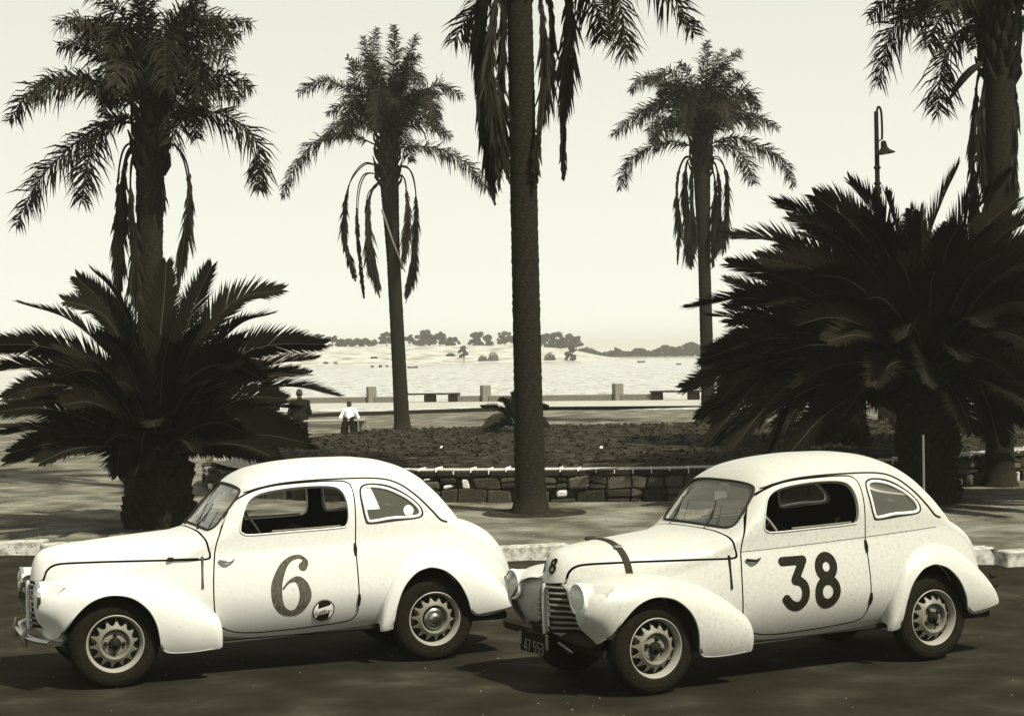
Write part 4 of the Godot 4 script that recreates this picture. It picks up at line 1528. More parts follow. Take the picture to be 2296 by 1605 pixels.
	part("hair", blob([[Vector3(0, s + 0.54, -0.10), Vector3(0, s + 0.61, -0.11), 0.078, 0.08]], 0.018, 0.02), M.hair, wo)
	# coat laid beside
	var jk := MB.new()
	jk.box(P(815, 952, z + 0.02), Vector3(0.26, 0.42, 0.10), Basis(Vector3(0, 0, 1), 0.12), 0.06)
	tag(part("folded_coat", jk, M.concrete, self), "pale coat hanging over the end of the bench beside the white shirt", "coat")
	# bench
	var bc := base("park_bench", "low backless park bench under the two seated people", "bench", P(728, 968, 49.9) * Vector3(1, 0, 1) + Vector3(0, 0.15, 0))
	for i in 2:
		var sl := MB.new()
		sl.box(Vector3(0.08, 0.39, -0.12 + i * 0.26), Vector3(2.1, 0.05, 0.22), Basis(), 0.01)
		part("plank", sl, M.wood, bc)
	for x in [-0.62, 0.85]:
		for dz in [-0.16, 0.16]:
			var lg := MB.new()
			lg.box(Vector3(x, 0.18, dz), Vector3(0.09, 0.37, 0.07), Basis(), 0.01)
			part("leg", lg, M.iron, bc)
	# standing man by the left palm
	var at3 := P(605, 988, 46.6)
	at3.y = 0.15
	var st := base("person", "person in dark clothes standing beside the left date palm", "person", at3, 0.0, "people near the bench")
	part("body", blob([[Vector3(-0.09, 0.06, 0), Vector3(-0.1, 0.48, 0), 0.05, 0.07], [Vector3(-0.1, 0.48, 0), Vector3(-0.09, 0.88, 0), 0.07, 0.1], [Vector3(0.1, 0.06, 0.1), Vector3(0.1, 0.48, 0.03), 0.05, 0.07], [Vector3(0.1, 0.48, 0.03), Vector3(0.09, 0.88, 0), 0.07, 0.1], [Vector3(-0.09, 0.04, 0), Vector3(-0.1, 0.04, -0.15), 0.045, 0.035], [Vector3(0.1, 0.04, 0.1), Vector3(0.11, 0.04, -0.06), 0.045, 0.035],
		[Vector3(0, 0.9, 0), Vector3(0, 1.25, 0), 0.15, 0.17], [Vector3(-0.17, 1.38, 0), Vector3(0.17, 1.38, 0), 0.08, 0.08], [Vector3(-0.2, 1.36, 0), Vector3(-0.25, 1.08, 0.02), 0.065, 0.05], [Vector3(0.2, 1.36, 0), Vector3(0.25, 1.08, 0.02), 0.065, 0.05], [Vector3(-0.25, 1.08, 0.02), Vector3(-0.22, 0.82, -0.08), 0.05, 0.04], [Vector3(0.25, 1.08, 0.02), Vector3(0.22, 0.82, -0.08), 0.05, 0.04], [Vector3(0, 1.4, 0), Vector3(0, 1.5, 0), 0.06, 0.055]], 0.035), M.cloth_dark, st)
	part("head", blob([[Vector3(0, 1.54, 0), Vector3(0, 1.64, 0), 0.068, 0.083], [Vector3(0, 1.58, -0.09), Vector3(0, 1.56, -0.1), 0.018, 0.014]], 0.018, 0.02), M.skin, st)
	part("hair", blob([[Vector3(0, 1.63, 0.02), Vector3(0, 1.67, 0.01), 0.087, 0.08]], 0.018, 0.02), M.hair, st)


# ---------------------------------------------------------------- far shore
func far_tree(px: float, top: float, foot: float, wide: float, z: float, s: int, label: String, mat: Material, flat_crown := 0.7) -> void:
	rnd.seed = s
	var at := P(px, foot, z)
	var h := (foot - top) * z / FD
	var w := wide * 1.22 * z / FD
	var o := base("far_tree", label, "tree", at, 0.0, "trees on the far shore")
	var tr := MB.new()
	tr.tube(PackedVector3Array([Vector3(0, -0.8, 0), Vector3(w * 0.02, h * 0.3, 0), Vector3(-w * 0.03, h * 0.6, 0), Vector3(0, h * 0.85, 0)]), PackedFloat32Array([h * 0.035, h * 0.03, h * 0.02, h * 0.01]), 6)
	for i in 4:
		var a := i * 1.7 + rnd.randf()
		tr.tube(PackedVector3Array([Vector3(0, h * 0.4, 0), Vector3(cos(a) * w * 0.2, h * 0.6, sin(a) * w * 0.2), Vector3(cos(a) * w * 0.36, h * 0.72, sin(a) * w * 0.36)]), PackedFloat32Array([h * 0.018, h * 0.012, h * 0.005]), 5)
	part("trunk", tr, M.trunk, o)
	var cr := MB.new()
	var clumps := 24
	for i in clumps:
		var a := rnd.randf() * TAU
		var q := sqrt(rnd.randf()) * 0.42
		var v := rnd.randf()
		var c := Vector3(cos(a) * q * w, h * lerpf(1.0 - flat_crown, 0.86, v), sin(a) * q * w)
		if v > 0.6:
			c.x *= 0.7
		var r := w * rnd.randf_range(0.07, 0.2)
		for j in 150:
			var d := Vector3(rnd.randfn(), rnd.randfn(), rnd.randfn()).normalized() * r * pow(rnd.randf(), 0.35)
			d.y *= 0.7
			var n := (d.normalized() + Vector3(rnd.randf() - 0.5, rnd.randf() * 0.6, rnd.randf() - 0.5)).normalized()
			var t := n.cross(Vector3(rnd.randf() - 0.5, rnd.randf() - 0.5, rnd.randf() - 0.5)).normalized() * w * 0.042
			var b := n.cross(t)
			var p := c + d
			var f := cr.v.size()
			for e in [t, b, -t * 0.9, -b]:
				cr.vert(p + e, n)
			cr.quad(f, f + 1, f + 2, f + 3)
	part("crown", cr, mat, o)


func sheet(x0: float, x1: float, z0: float, z1: float, y: float, nx := 2, nz := 2, fn: Variant = null) -> MB:
	var rows := []
	for i in nz + 1:
		var r := PackedVector3Array()
		for j in nx + 1:
			var p := Vector3(lerpf(x0, x1, float(j) / nx), y, -lerpf(z0, z1, float(i) / nz))
			if fn != null:
				p = fn.call(p)
			r.append(p)
		rows.append(r)
	return grid(rows, func(_p): return Vector3.UP)


func kerb_z(x: float) -> float:
	return 20.7 - x * 0.25


func _ready() -> void:
	# ---- camera, sky, sun, exposure
	var cam := Camera3D.new()
	cam.name = "camera"
	cam.position = Vector3(0, 2.4426, 0)
	cam.basis = Basis(Vector3.RIGHT, -0.00539) * Basis(Vector3.BACK, -0.019728)
	cam.fov = 22.530
	cam.near = 0.1
	cam.far = 9000.0
	add_child(cam)
	cam.current = true
	var env := Environment.new()
	env.background_mode = Environment.BG_SKY
	var sm := ProceduralSkyMaterial.new()
	sm.sky_top_color = Color(0.42, 0.42, 0.37).linear_to_srgb()
	sm.sky_horizon_color = Color(0.74, 0.75, 0.65).linear_to_srgb()
	sm.sky_curve = 0.24
	sm.ground_bottom_color = Color(0.10, 0.10, 0.08).linear_to_srgb()
	sm.ground_horizon_color = Color(0.5, 0.5, 0.42).linear_to_srgb()
	sm.sun_angle_max = 0.0
	var sky := Sky.new()
	sky.sky_material = sm
	env.sky = sky
	env.tonemap_mode = Environment.TONE_MAPPER_LINEAR
	env.tonemap_exposure = 1.36
	env.fog_enabled = true
	env.fog_mode = Environment.FOG_MODE_EXPONENTIAL
	env.fog_density = 0.00048
	env.fog_light_color = Color(0.985, 0.985, 0.955)
	env.sdfgi_enabled = true
	env.ssao_enabled = true
	env.ssil_enabled = true
	var we := WorldEnvironment.new()
	we.name = "world"
	we.environment = env
	add_child(we)
	var sun := DirectionalLight3D.new()
	sun.name = "sun"
	sun.light_energy = 1.6
	sun.light_color = Color(1.0, 0.985, 0.90)
	sun.light_angular_distance = 0.5
	sun.shadow_enabled = true
	add_child(sun)
	var to_sun := Vector3(0.43, 0.77, 0.46).normalized()
	sun.look_at_from_position(Vector3.ZERO, -to_sun)

	rnd.seed = 5
	materials()
	ground()
	wall_and_bed()
	waterfront()
	far_shore()
	palms()
	car_meshes()
	build_car("white two-door racing saloon with grey number 6 on its door, front car", Vector3(-1.9436, 0, -14.258), 0.3793, 6)
	build_car("white two-door racing saloon with black number 38 and a strap over its hood", Vector3(1.8683, 0, -13.699), 0.4758, 38)
	people()
	small_things()


func ground() -> void:
	setting("road", sheet(-60, 60, -25, 1, 0.0, 40, 8, func(p): 
		var u: float = clampf((-p.z + 25.0) / 26.0, 0, 1)
		return Vector3(p.x, 0.0, lerpf(25.0, -kerb_z(p.x), u))), M.asphalt, "dark asphalt road in front of the kerb")
	var u0 := func(p): return p
	setting("park_ground", sheet(-60, 60, 0, 1, 0.15, 60, 20, func(p):
		var u: float = -p.z
		return Vector3(p.x, 0.146, -lerpf(kerb_z(p.x) + 0.2, 66.32 - 0.4 * p.x, u))), M.park, "trampled gravel and dry grass of the waterfront park")
	# kerb stones, painted white
	var kb := Node3D.new()
	kb.name = "kerb"
	add_child(kb)
	tag(kb, "white painted kerb between the road and the park", "", "", "structure")
	rnd.seed = 21
	for i in 34:
		var x := -16.0 + i * 0.922
		var zc := kerb_z(x + 0.47)
		var m := MB.new()
		m.box(Vector3(x + 0.47, 0.05 + rnd.randf_range(-0.003, 0.003), -zc - 0.11), Vector3(0.94, 0.225, 0.23), Basis(Vector3.UP, 0.245 + rnd.randf_range(-0.004, 0.004)), 0.014)
		part("kerb_stone", m, M.kerb, kb)


func wall_and_bed() -> void:
	var ctl := PackedVector3Array([Vector3(-3.6, 0, -28.2), Vector3(-2.4, 0, -27.5), Vector3(-1.0, 0, -27.05), Vector3(1, 0, -26.65), Vector3(2.6, 0, -26.5), Vector3(4.5, 0, -26.8), Vector3(6.2, 0, -27.5), Vector3(7.4, 0, -28.4), Vector3(9, 0, -30), Vector3(11, 0, -33), Vector3(11.5, 0, -37), Vector3(9, 0, -40.5), Vector3(4.2, 0, -41.2), Vector3(0, 0, -41.5), Vector3(-3.5, 0, -40.8), Vector3(-5.0, 0, -38.1), Vector3(-5.35, 0, -35.6), Vector3(-5.55, 0, -33.9), Vector3(-5.35, 0, -31.3), Vector3(-4.57, 0, -29.1)])
	var line := cat(ctl, 24, true)
	var out2 := PackedVector2Array()
	for i in range(0, line.size(), 6):
		out2.append(Vector2(line[i].x, line[i].z))
	# arc length positions
	var cum := PackedFloat32Array([0.0])
	for i in line.size() - 1:
		cum.append(cum[i] + line[i].distance_to(line[i + 1]))
	var at := func(s: float) -> Array:
		var i := 0
		while i < line.size() - 2 and cum[i + 1] < s:
			i += 1
		var t := (line[i + 1] - line[i]).normalized()
		var p := line[i].lerp(line[i + 1], clampf((s - cum[i]) / maxf(cum[i + 1] - cum[i], 1e-5), 0, 1))
		return [p, t]
	var wall := base("retaining_wall", "low rubble stone retaining wall with tiled coping round the planted bed", "wall", Vector3.ZERO)
	rnd.seed = 33
	var total: float = cum[cum.size() - 1]
	# core behind the stones
	var core := MB.new()
	for i in range(0, line.size()):
		var j := (i + 1) % line.size()
		var a := line[i]
		var b := line[j]
		var t := (b - a).normalized()
		var inw := Vector3(t.z, 0, -t.x) * 0.05
		core.face(PackedVector3Array([a + inw, b + inw, b + inw + Vector3(0, 0.52, 0), a + inw + Vector3(0, 0.52, 0)]), -inw)
	part("mortar_core", core, M.mortar, wall)
	# stones in three courses, front half of the loop only
	var front_end := 0.0
	for i in line.size():
		if line[i].x > 10.6:
			front_end = cum[i]
			break
	var spans := [[0.0, front_end], [total - 12.0, total]]
	var jig := FastNoiseLite.new()
	jig.seed = 3
	jig.frequency = 0.8
	for course in 2:
		var y0: float = [0.10, 0.33][course]
		for sp in spans:
			var s: float = sp[0] + rnd.randf() * 0.2
			while s < sp[1]:
				var L := rnd.randf_range(0.17, 0.46)
				var hh: float = [0.235, 0.20][course]
				var pieces := [[y0, hh]]
				if rnd.randf() < 0.3:
					var cut := rnd.randf_range(0.35, 0.65)
					pieces = [[y0, hh * cut], [y0 + hh * cut, hh * (1.0 - cut)]]
				for pcs in pieces:
					var q: Array = at.call(s + L * 0.5)
					var p: Vector3 = q[0]
					var t: Vector3 = q[1]
					var bs := Basis(t, Vector3.UP, t.cross(Vector3.UP)).rotated(t.cross(Vector3.UP), rnd.randf_range(-0.07, 0.07)).rotated(Vector3.UP, rnd.randf_range(-0.06, 0.06))
					var m := MB.new()
					var pale := rnd.randf()
					var mi := 5 if pale > 0.85 else rnd.randi() % 5
					var sz := Vector3(L - 0.012, pcs[1] - rnd.randf_range(0.004, 0.02), 0.13 + rnd.randf() * 0.05)
					if mi == 5:
						sz.x *= rnd.randf_range(0.25, 0.6)
						sz.y *= rnd.randf_range(0.35, 0.8)
					m.box(p + Vector3(0, pcs[0] + pcs[1] * 0.5, 0), sz, bs, rnd.randf_range(0.015, 0.035))
					for e in m.v.size():
						var h := m.v[e]
						m.v[e] += Vector3(jig.get_noise_3d(h.x * 6.0, h.y * 6.0, h.z * 6.0), jig.get_noise_3d(h.y * 6.0, h.z * 6.0 + 30.0, h.x * 6.0), jig.get_noise_3d(h.z * 6.0, h.x * 6.0 + 70.0, h.y * 6.0)) * 0.045
					part("stone", m, M.stones[mi], wall)
				s += L
	# coping: tiles with pale joints
	var s := 0.0
	while s < front_end or s > total - 12.0 and s < total:
		var q: Array = at.call(s + 0.135)
		var p: Vector3 = q[0]
		var t: Vector3 = q[1]
		var inw := Vector3(t.z, 0, -t.x)
		var bs := Basis(t, Vector3.UP, t.cross(Vector3.UP)).rotated(Vector3.UP, rnd.randf_range(-0.02, 0.02))
		var m := MB.new()
		m.box(p + inw * 0.09 + Vector3(0, 0.572 + rnd.randf_range(-0.005, 0.005), 0), Vector3(0.258, 0.09, 0.36), bs, 0.018)
		part("coping_tile", m, M.stones[rnd.randi() % 2], wall)
		var tp := MB.new()
		tp.box(p + inw * 0.10 + Vector3(0, 0.628 + rnd.randf_range(-0.004, 0.004), 0), Vector3(0.262, 0.022, 0.33), bs, 0.008)
		part("coping_lit_top", tp, M.cap, wall)  # pale slab puts the sunlit top of the coping into the colour
		var jn := MB.new()
		var qj: Array = at.call(s)
		var hgt := rnd.randf_range(0.04, 0.09)
		jn.box(qj[0] + inw * 0.085 + Vector3(0, rnd.randf_range(0.585, 0.635), 0), Vector3(0.010, hgt, 0.372), bs, 0.003)
		part("mortar_joint", jn, M.white, wall)
		s += 0.27
		if s >= front_end and s < total - 12.0:
			s = total - 12.0
	# bed: pale ledge, then the dark mound
	var grd := sheet(-6, 14, 26, 46, 0.0, 100, 100)
	var f0 := PackedFloat32Array()
	var f1 := PackedFloat32Array()
	var nz := FastNoiseLite.new()
	nz.seed = 8
	nz.frequency = 0.35
	for i in grd.v.size():
		var p := grd.v[i]
		var d := -sdf(out2, Vector2(p.x, p.z))
		f0.append(d - 0.1)
		var inset := 0.3 + 0.7 * clampf((-3.4 - p.x) / 1.0, 0, 1) * clampf((37.0 + p.z) / 3.0, 0, 1)
		f1.append(d - inset)
		grd.v[i].y = 0.585
	var ledge := clip(grd, f0)
	setting("bed_ledge", ledge, M.sand, "pale sandy ledge inside the coping of the raised bed")
	for i in grd.v.size():
		var d := maxf(f1[i], 0.0)
		grd.v[i].y = 0.592 + 0.14 * (1.0 - exp(-d * 1.3)) + 0.03 * nz.get_noise_2d(grd.v[i].x * 3.0, grd.v[i].z * 3.0) * minf(d * 2.0, 1.0)
	var mound := clip(grd, f1)
	setting("bed_soil", mound, M.soil, "dark planted soil of the raised oval bed")
	# low rough ground cover
	var tuft := MB.new()
	rnd.seed = 77
	for i in 9:
		var a := rnd.randf() * TAU
		var d := Vector3(cos(a), 0, sin(a))
		var q := d.cross(Vector3.UP) * 0.02
		var h := rnd.randf_range(0.02, 0.055)
		tuft.face(PackedVector3Array([d * 0.01 - q, d * 0.01 + q, d * 0.06 + Vector3(0, h, 0)]), d + Vector3.UP)
	for kk in 2:
		var mm := MultiMesh.new()
		mm.transform_format = MultiMesh.TRANSFORM_3D
		mm.mesh = tuft.mesh()
		var tfs := []
		for i in 3500:
			var p := Vector3(rnd.randf_range(-5, 11), 0, -rnd.randf_range(27, 44))
			var d := -sdf(out2, Vector2(p.x, p.z))
			if d < 0.45 + rnd.randf() * 0.2 or p.x < -3.6 and d < 1.2:
				continue
			if nz.get_noise_2d(p.x * 2.2 + 40.0 * kk, p.z * 2.2) < -0.12:
				continue
			p.y = 0.60 + 0.14 * (1.0 - exp(-(d - 0.3) * 1.3))
			tfs.append(Transform3D(Basis(Vector3.UP, rnd.randf() * TAU).scaled(Vector3.ONE * rnd.randf_range(0.4, 0.95)), p))
		mm.instance_count = tfs.size()
		for i in tfs.size():
			mm.set_instance_transform(i, tfs[i])
		var mi := MultiMeshInstance3D.new()
		mi.multimesh = mm
		mi.material_override = M.grass[kk]
		mi.name = numbered("ground_cover")
		add_child(mi)
		tag(mi, ["dark low plants covering the raised bed", "slightly paler grass tufts among the low plants of the raised bed"][kk], "ground cover", "", "stuff")
	# soil pit round the middle palm
	var pit := MB.new()
	var pc0 := P(1198, 1150, 24.95)
	pit.lathe(PackedVector2Array([Vector2(0.0, 0.006), Vector2(0.4, 0.008), Vector2(0.70, 0.012), Vector2(0.73, 0.0)]), Vector3(pc0.x, 0.149, pc0.z), Vector3.UP, 40)
	setting("tree_pit", pit, M.soil, "dark soil circle round the foot of the middle palm")


func waterfront() -> void:
	setting("promenade", sheet(-60, 60, 0, 1, 0.28, 12, 2, func(p): return Vector3(p.x, 0.28, -lerpf(66.3 - 0.4 * p.x, 75.5 - 0.36 * p.x, -p.z))), M.promenade, "pale promenade beyond the park")
	var ke := MB.new()
	ke.box(Vector3(0, 0.16, -66.3), Vector3(130, 0.235, 0.24), Basis(Vector3.UP, 0.3805), 0.01)
	setting("promenade_kerb", ke, M.iron, "dark kerb along the promenade")
	var wn := FastNoiseLite.new()
	wn.seed = 12
	wn.frequency = 1.0
	wn.fractal_octaves = 3
	var rows := []
	for i in 420:
		var zz := 54.0 * pow(12.0, i / 419.0)
		var r := PackedVector3Array()
		for j in 300:
			var x := (j / 299.0 - 0.5) * (30.0 + zz * 0.95)
			var swell := wn.get_noise_2d(x * 0.17, zz * 0.42) * 0.2 + wn.get_noise_2d(x * 0.5 + 90.0, zz * 1.1) * 0.035
			r.append(Vector3(x, -1.0 + swell * clampf((520.0 - zz) / 200.0, 0.2, 1.0), -zz))
		rows.append(r)
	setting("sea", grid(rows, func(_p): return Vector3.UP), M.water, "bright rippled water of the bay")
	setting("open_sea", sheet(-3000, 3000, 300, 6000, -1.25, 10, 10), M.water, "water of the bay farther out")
	var zf := func(px: float) -> float: return 75.4 - (px - 815.0) * 0.0066
	# sea wall with posts, low wall runs and stone benches
	var posts := [375.0, 590.0, 815.0, 1071.0, 1368.0, 1700.0, 2060.0]
	for i in posts.size():
		var px: float = posts[i]
		var z: float = zf.call(px)
		var at := P(px, 0, z)
		at.y = 0.28
		var o := base("stone_post", ["sea wall post hidden left of the date palm fronds", "sea wall post just behind the left date palm", "sea wall post nearest the person in the white shirt", "sea wall post left of the middle palm trunk", "sea wall post between the middle palm and the slender right palm", "sea wall post behind the right date palm", "sea wall post at the far right behind the date palm"][i], "post", at, 0.0, "square posts along the sea wall")
		var m := MB.new()
		m.box(Vector3(0, 0.33, 0), Vector3(0.36, 0.68, 0.36), Basis(Vector3.UP, 0.35), 0.02)
		part("shaft", m, M.concrete, o)
		for y in [0.56, 0.36]:
			var hl := MB.new()
			hl.lathe(PackedVector2Array([Vector2(0.0, 0.003), Vector2(0.05, 0.003), Vector2(0.055, -0.01)]), Basis(Vector3.UP, 0.35) * Vector3(0.18, 0, 0) + Vector3(0, y, 0), Basis(Vector3.UP, 0.35) * Vector3(1, 0, 0), 12)
			part("rail_hole", hl, M.dark, o)
	for i in posts.size() - 1:
		var a := P(posts[i], 0, zf.call(posts[i]))
		var b := P(posts[i + 1], 0, zf.call(posts[i + 1]))
		a.y = 0.28
		b.y = 0.28
		var t := (b - a).normalized()
		var turn := atan2(-t.z, t.x)
		var L := a.distance_to(b)
		var bench := i % 2 == 0
		var o := base("sea_wall", ["low sea wall run left of the date palm with a bench gap", "low sea wall run behind the bench with the two people", "low sea wall either side of the bench beyond the white shirt", "solid low sea wall run behind the middle palm", "low sea wall either side of the bench left of the right palms", "low sea wall run at the far right"][i], "wall", a, turn, "low sea wall runs between the posts")
		var runs := [[0.18, L * 0.25], [L * 0.76, L - 0.18]] if bench else [[0.18, L - 0.18]]
		for r in runs:
			var m := MB.new()
			m.box(Vector3((r[0] + r[1]) * 0.5, 0.11, 0), Vector3(r[1] - r[0], 0.26, 0.28), Basis(), 0.02)
			part("wall_run", m, M.concrete, o)
		if bench:
			var bn := base("stone_bench", ["stone bench in the sea wall left of the date palm", "", "stone bench in the sea wall beyond the second palm", "", "stone bench in the sea wall left of the slender right palm", ""][i], "bench", a + t * L * 0.5, turn, "stone benches in the sea wall")
			var sl := MB.new()
			sl.box(Vector3(0, 0.335, 0), Vector3(L * 0.54, 0.065, 0.46), Basis(), 0.015)
			part("seat_slab", sl, M.stones[1], bn)
			for x in [-0.23, 0.02, 0.23]:
				var lg := MB.new()
				lg.box(Vector3(x * L, 0.14, 0), Vector3(0.42, 0.31, 0.36), Basis(), 0.015)
				part("bench_leg", lg, M.stones[0], bn)


func far_shore() -> void:
	# low pale headland on the left, falling to the water on the right
	var nz := FastNoiseLite.new()
	nz.seed = 4
	nz.frequency = 0.012
	var land := sheet(-330, 50, 425, 700, 0.0, 110, 40, func(p):
		var u: float = (-p.z - 425.0) / 275.0
		var crest: float = pc([-330, 5.4, -134, 4.9, -70, 4.1, -2, 3.35, 10, 2.6, 18, 1.5, 28, -0.6, 40, -2.0], p.x)
		var y: float = lerpf(-1.4, crest, smoothstep(0.0, 0.36, u)) + nz.get_noise_2d(p.x * 2.0, p.z) * 0.5 * smoothstep(0.05, 0.2, u) * (1.0 - smoothstep(0.22, 0.34, u))
		return Vector3(p.x, y, p.z))
	setting("headland", land, M.shore, "pale grassy headland across the bay")
	var land2 := sheet(14, 330, 505, 900, 0.0, 60, 20, func(p):
		var u: float = (-p.z - 505.0) / 395.0
		var e: float = smoothstep(14.0, 30.0, p.x)
		return Vector3(p.x, -1.5 + e * (0.7 * smoothstep(0.0, 0.1, u) + 1.0 * smoothstep(0.1, 0.6, u)) + nz.get_noise_2d(p.x, p.z) * 0.1, p.z))
	setting("far_shore", land2, M.shore, "low distant shore on the right")
	var trees := [[-20, 770, 785, 60], [60, 768, 784, 40], [105, 752, 783, 42], [135, 756, 783, 36], [548, 757, 779, 30], [570, 754, 779, 28], [592, 752, 779, 30], [614, 750, 779, 30], [636, 747, 779, 30], [660, 746, 779, 30], [684, 750, 778, 28], [717, 744, 778, 24], [744, 752, 777, 26], [764, 759, 777, 24], [781, 757, 777, 22], [798, 758, 777, 24], [815, 756, 777, 24], [834, 760, 777, 22], [866, 743, 775, 32], [918, 749, 774, 22], [953, 738, 779, 42], [986, 740, 779, 36], [1017, 753, 781, 30], [1040, 768, 808, 24], [1066, 741, 786, 36], [1092, 747, 786, 30], [1132, 738, 774, 34], [1224, 745, 786, 34], [1250, 743, 787, 38], [1276, 745, 786, 34], [1292, 749, 784, 26], [1281, 774, 814, 26]]
	var say := ["low broad", "round dark", "tall dark", "rounded", "dense"]
	var rel_to := ["at the far left edge of the bay", "left of the date palm", "seen left of the date palm crown", "rightmost of those left of the date palm", "first of the grove seen right of the date palm", "second of the grove right of the date palm", "third of the grove right of the date palm", "fourth of the grove right of the date palm", "fifth of the grove right of the date palm", "sixth of the grove right of the date palm", "last dense one of the grove", "standing up at the grove's right end", "right of the pine at the grove's end", "first low one in the row toward the second palm", "second low one in the row toward the second palm", "third low one in the row toward the second palm", "fourth low one in the row toward the second palm", "last low one in the row toward the second palm", "just left of the second palm trunk", "just right of the second palm trunk", "the biggest between the second and middle palms", "adjoining the biggest between the second and middle palms", "left one of the group before the middle palm", "standing low on the slope before the middle palm", "tallest of the group before the middle palm", "right one of the group before the middle palm", "touching the left edge of the middle palm trunk", "touching the right edge of the middle palm trunk", "second right of the middle palm trunk", "third right of the middle palm trunk", "windswept one at the headland's right end", "standing low at the headland's tip"]
	for i in trees.size():
		var t: Array = trees[i]
		far_tree(t[0], t[1], t[2] + 1, t[3], 520.0 if t[2] < 800 else 448.0, 300 + i, say[i % 5] + " far-shore tree, " + rel_to[i], M.far_leaf[i % 3], 0.86 if i < 18 else 0.78)
	var bushes := [[1082, 794, 808, 22], [1106, 785, 809, 26], [1233, 786, 806, 26], [1010, 789, 796, 22], [838, 797, 801, 18], [730, 808, 814, 14], [752, 809, 814, 12]]
	for i in bushes.size():
		var b: Array = bushes[i]
		rnd.seed = 600 + i
		var z := 450.0
		var at := P(b[0], b[2], z)
		var m := MB.new()
		var w: float = b[3] * z / FD
		var h: float = (b[2] - b[1]) * z / FD
		for j in 700:
			var a := rnd.randf() * TAU
			var q := sqrt(rnd.randf())
			var y := rnd.randf() * h * sqrt(maxf(0.05, 1.0 - q * q))
			var p := Vector3(cos(a) * q * w * 0.5, y - 0.3, sin(a) * q * w * 0.5)
			var n := Vector3(rnd.randf() - 0.5, rnd.randf(), rnd.randf() - 0.5).normalized()
			var t := n.cross(Vector3(rnd.randf(), 0.2, rnd.randf() - 0.5)).normalized() * w * 0.05
			var c := n.cross(t)
			var f := m.v.size()
			for e in [t, c, -t, -c]:
				m.vert(p + e, n)
			m.quad(f, f + 1, f + 2, f + 3)
		var fb := part("far_bush", m, M.far_leaf[i % 3], self)
		fb.position = at
		tag(fb, "dark bush on the far bank, " + ["left one of the pair left of the middle palm", "bigger one of the pair left of the middle palm", "right of the middle palm trunk", "flat one below the tree group", "low one right of the grove", "small one by the water near the date palm", "second small one by the water near the date palm"][i], "bush", "bushes on the far bank")
	# distant wood on the right-hand shore
	rnd.seed = 900
	var wood := MB.new()
	for j in 9000:
		var px := rnd.randf_range(1290, 2320)
		var z := 530.0 + rnd.randf() * 30.0
		var hgt := 13.0 + 7.0 * sin(px * 0.021) + 4.0 * sin(px * 0.11 + 1.0) + (6.0 if px > 1380 else -2.0)
		var y := 799.0 - (px - 1290.0) * 0.006 - rnd.randf() * maxf(hgt, 4.0)
		var p := P(px, y, z)
		var n := Vector3(rnd.randf() - 0.5, rnd.randf(), rnd.randf() - 0.2).normalized()
		var t := n.cross(Vector3(rnd.randf(), 0.2, rnd.randf() - 0.5)).normalized() * 0.5
		var c := n.cross(t)
		var f := wood.v.size()
		for e in [t, c, -t, -c]:
			wood.vert(p + e, n)
		wood.quad(f, f + 1, f + 2, f + 3)
	tag(part("distant_woods", wood, M.far_leaf[0], self), "long dark line of woods on the low right-hand shore", "woods", "", "stuff")
	var boats := [[925, 826, 24.0, "dark rowing boat on the water just right of the second palm trunk"], [1438, 813, 18.0, "small dark boat on the water left of the slender right palm"], [1522, 818, 12.0, "small low boat far out left of the slender right palm"]]
	for b in boats:
		var z: float = FD * 3.4426 / ((b[0] - 1148.0) * 0.019727 + (b[1] - 802.6) + 21.7)
		var o := base("rowing_boat", b[3], "boat", P(b[0], b[1], z), 0.15)
		var L: float = b[2] * z / FD
		var rows := []
		for i in 13:
			var u := i / 12.0 * 2.0 - 1.0
			var w := L * 0.16 * sqrt(maxf(0.0, 1.0 - pow(absf(u), 2.6)))
			var sh := 0.09 * L * (1.0 + 0.5 * u * u)
			rows.append(PackedVector3Array([Vector3(u * L * 0.5, sh + 0.15, w), Vector3(u * L * 0.48, 0.1, w * 0.8), Vector3(u * L * 0.45, -0.2, 0), Vector3(u * L * 0.48, 0.1, -w * 0.8), Vector3(u * L * 0.5, sh + 0.15, -w)]))
		part("hull", grid(rows, func(p): return Vector3(0, -0.3, p.z * 3.0)), M.boat, o)
		for i in 2:
			var th := MB.new()
			th.box(Vector3((i - 0.5) * L * 0.3, 0.06 * L, 0), Vector3(0.25, 0.05, L * 0.27), Basis(), 0.01)
			part("thwart", th, M.wood, o)
	for i in 4:
		var z := 372.0
		var m := MB.new()
		var r: float = [0.34, 0.36, 0.28, 0.22][i]
		m.lathe(PackedVector2Array([Vector2(0, r * 1.4), Vector2(r * 0.5, r * 1.25), Vector2(r * 0.9, r * 0.7), Vector2(r, 0.1), Vector2(r * 0.8, -r * 0.5), Vector2(0, -r)]), Vector3.ZERO, Vector3.UP, 12)
		var o := part("mooring_buoy", m, M.boat, self)
		o.position = Vector3(P([818, 833, 845, 859][i], 0, z).x, -0.95, -z - i * 4.0)
		tag(o, ["first dark buoy left of the second palm trunk", "second and biggest dark buoy left of the second palm trunk", "third, smaller dark buoy toward the second palm trunk", "fourth and smallest dark buoy nearest the second palm trunk"][i], "buoy", "buoys on the bay")


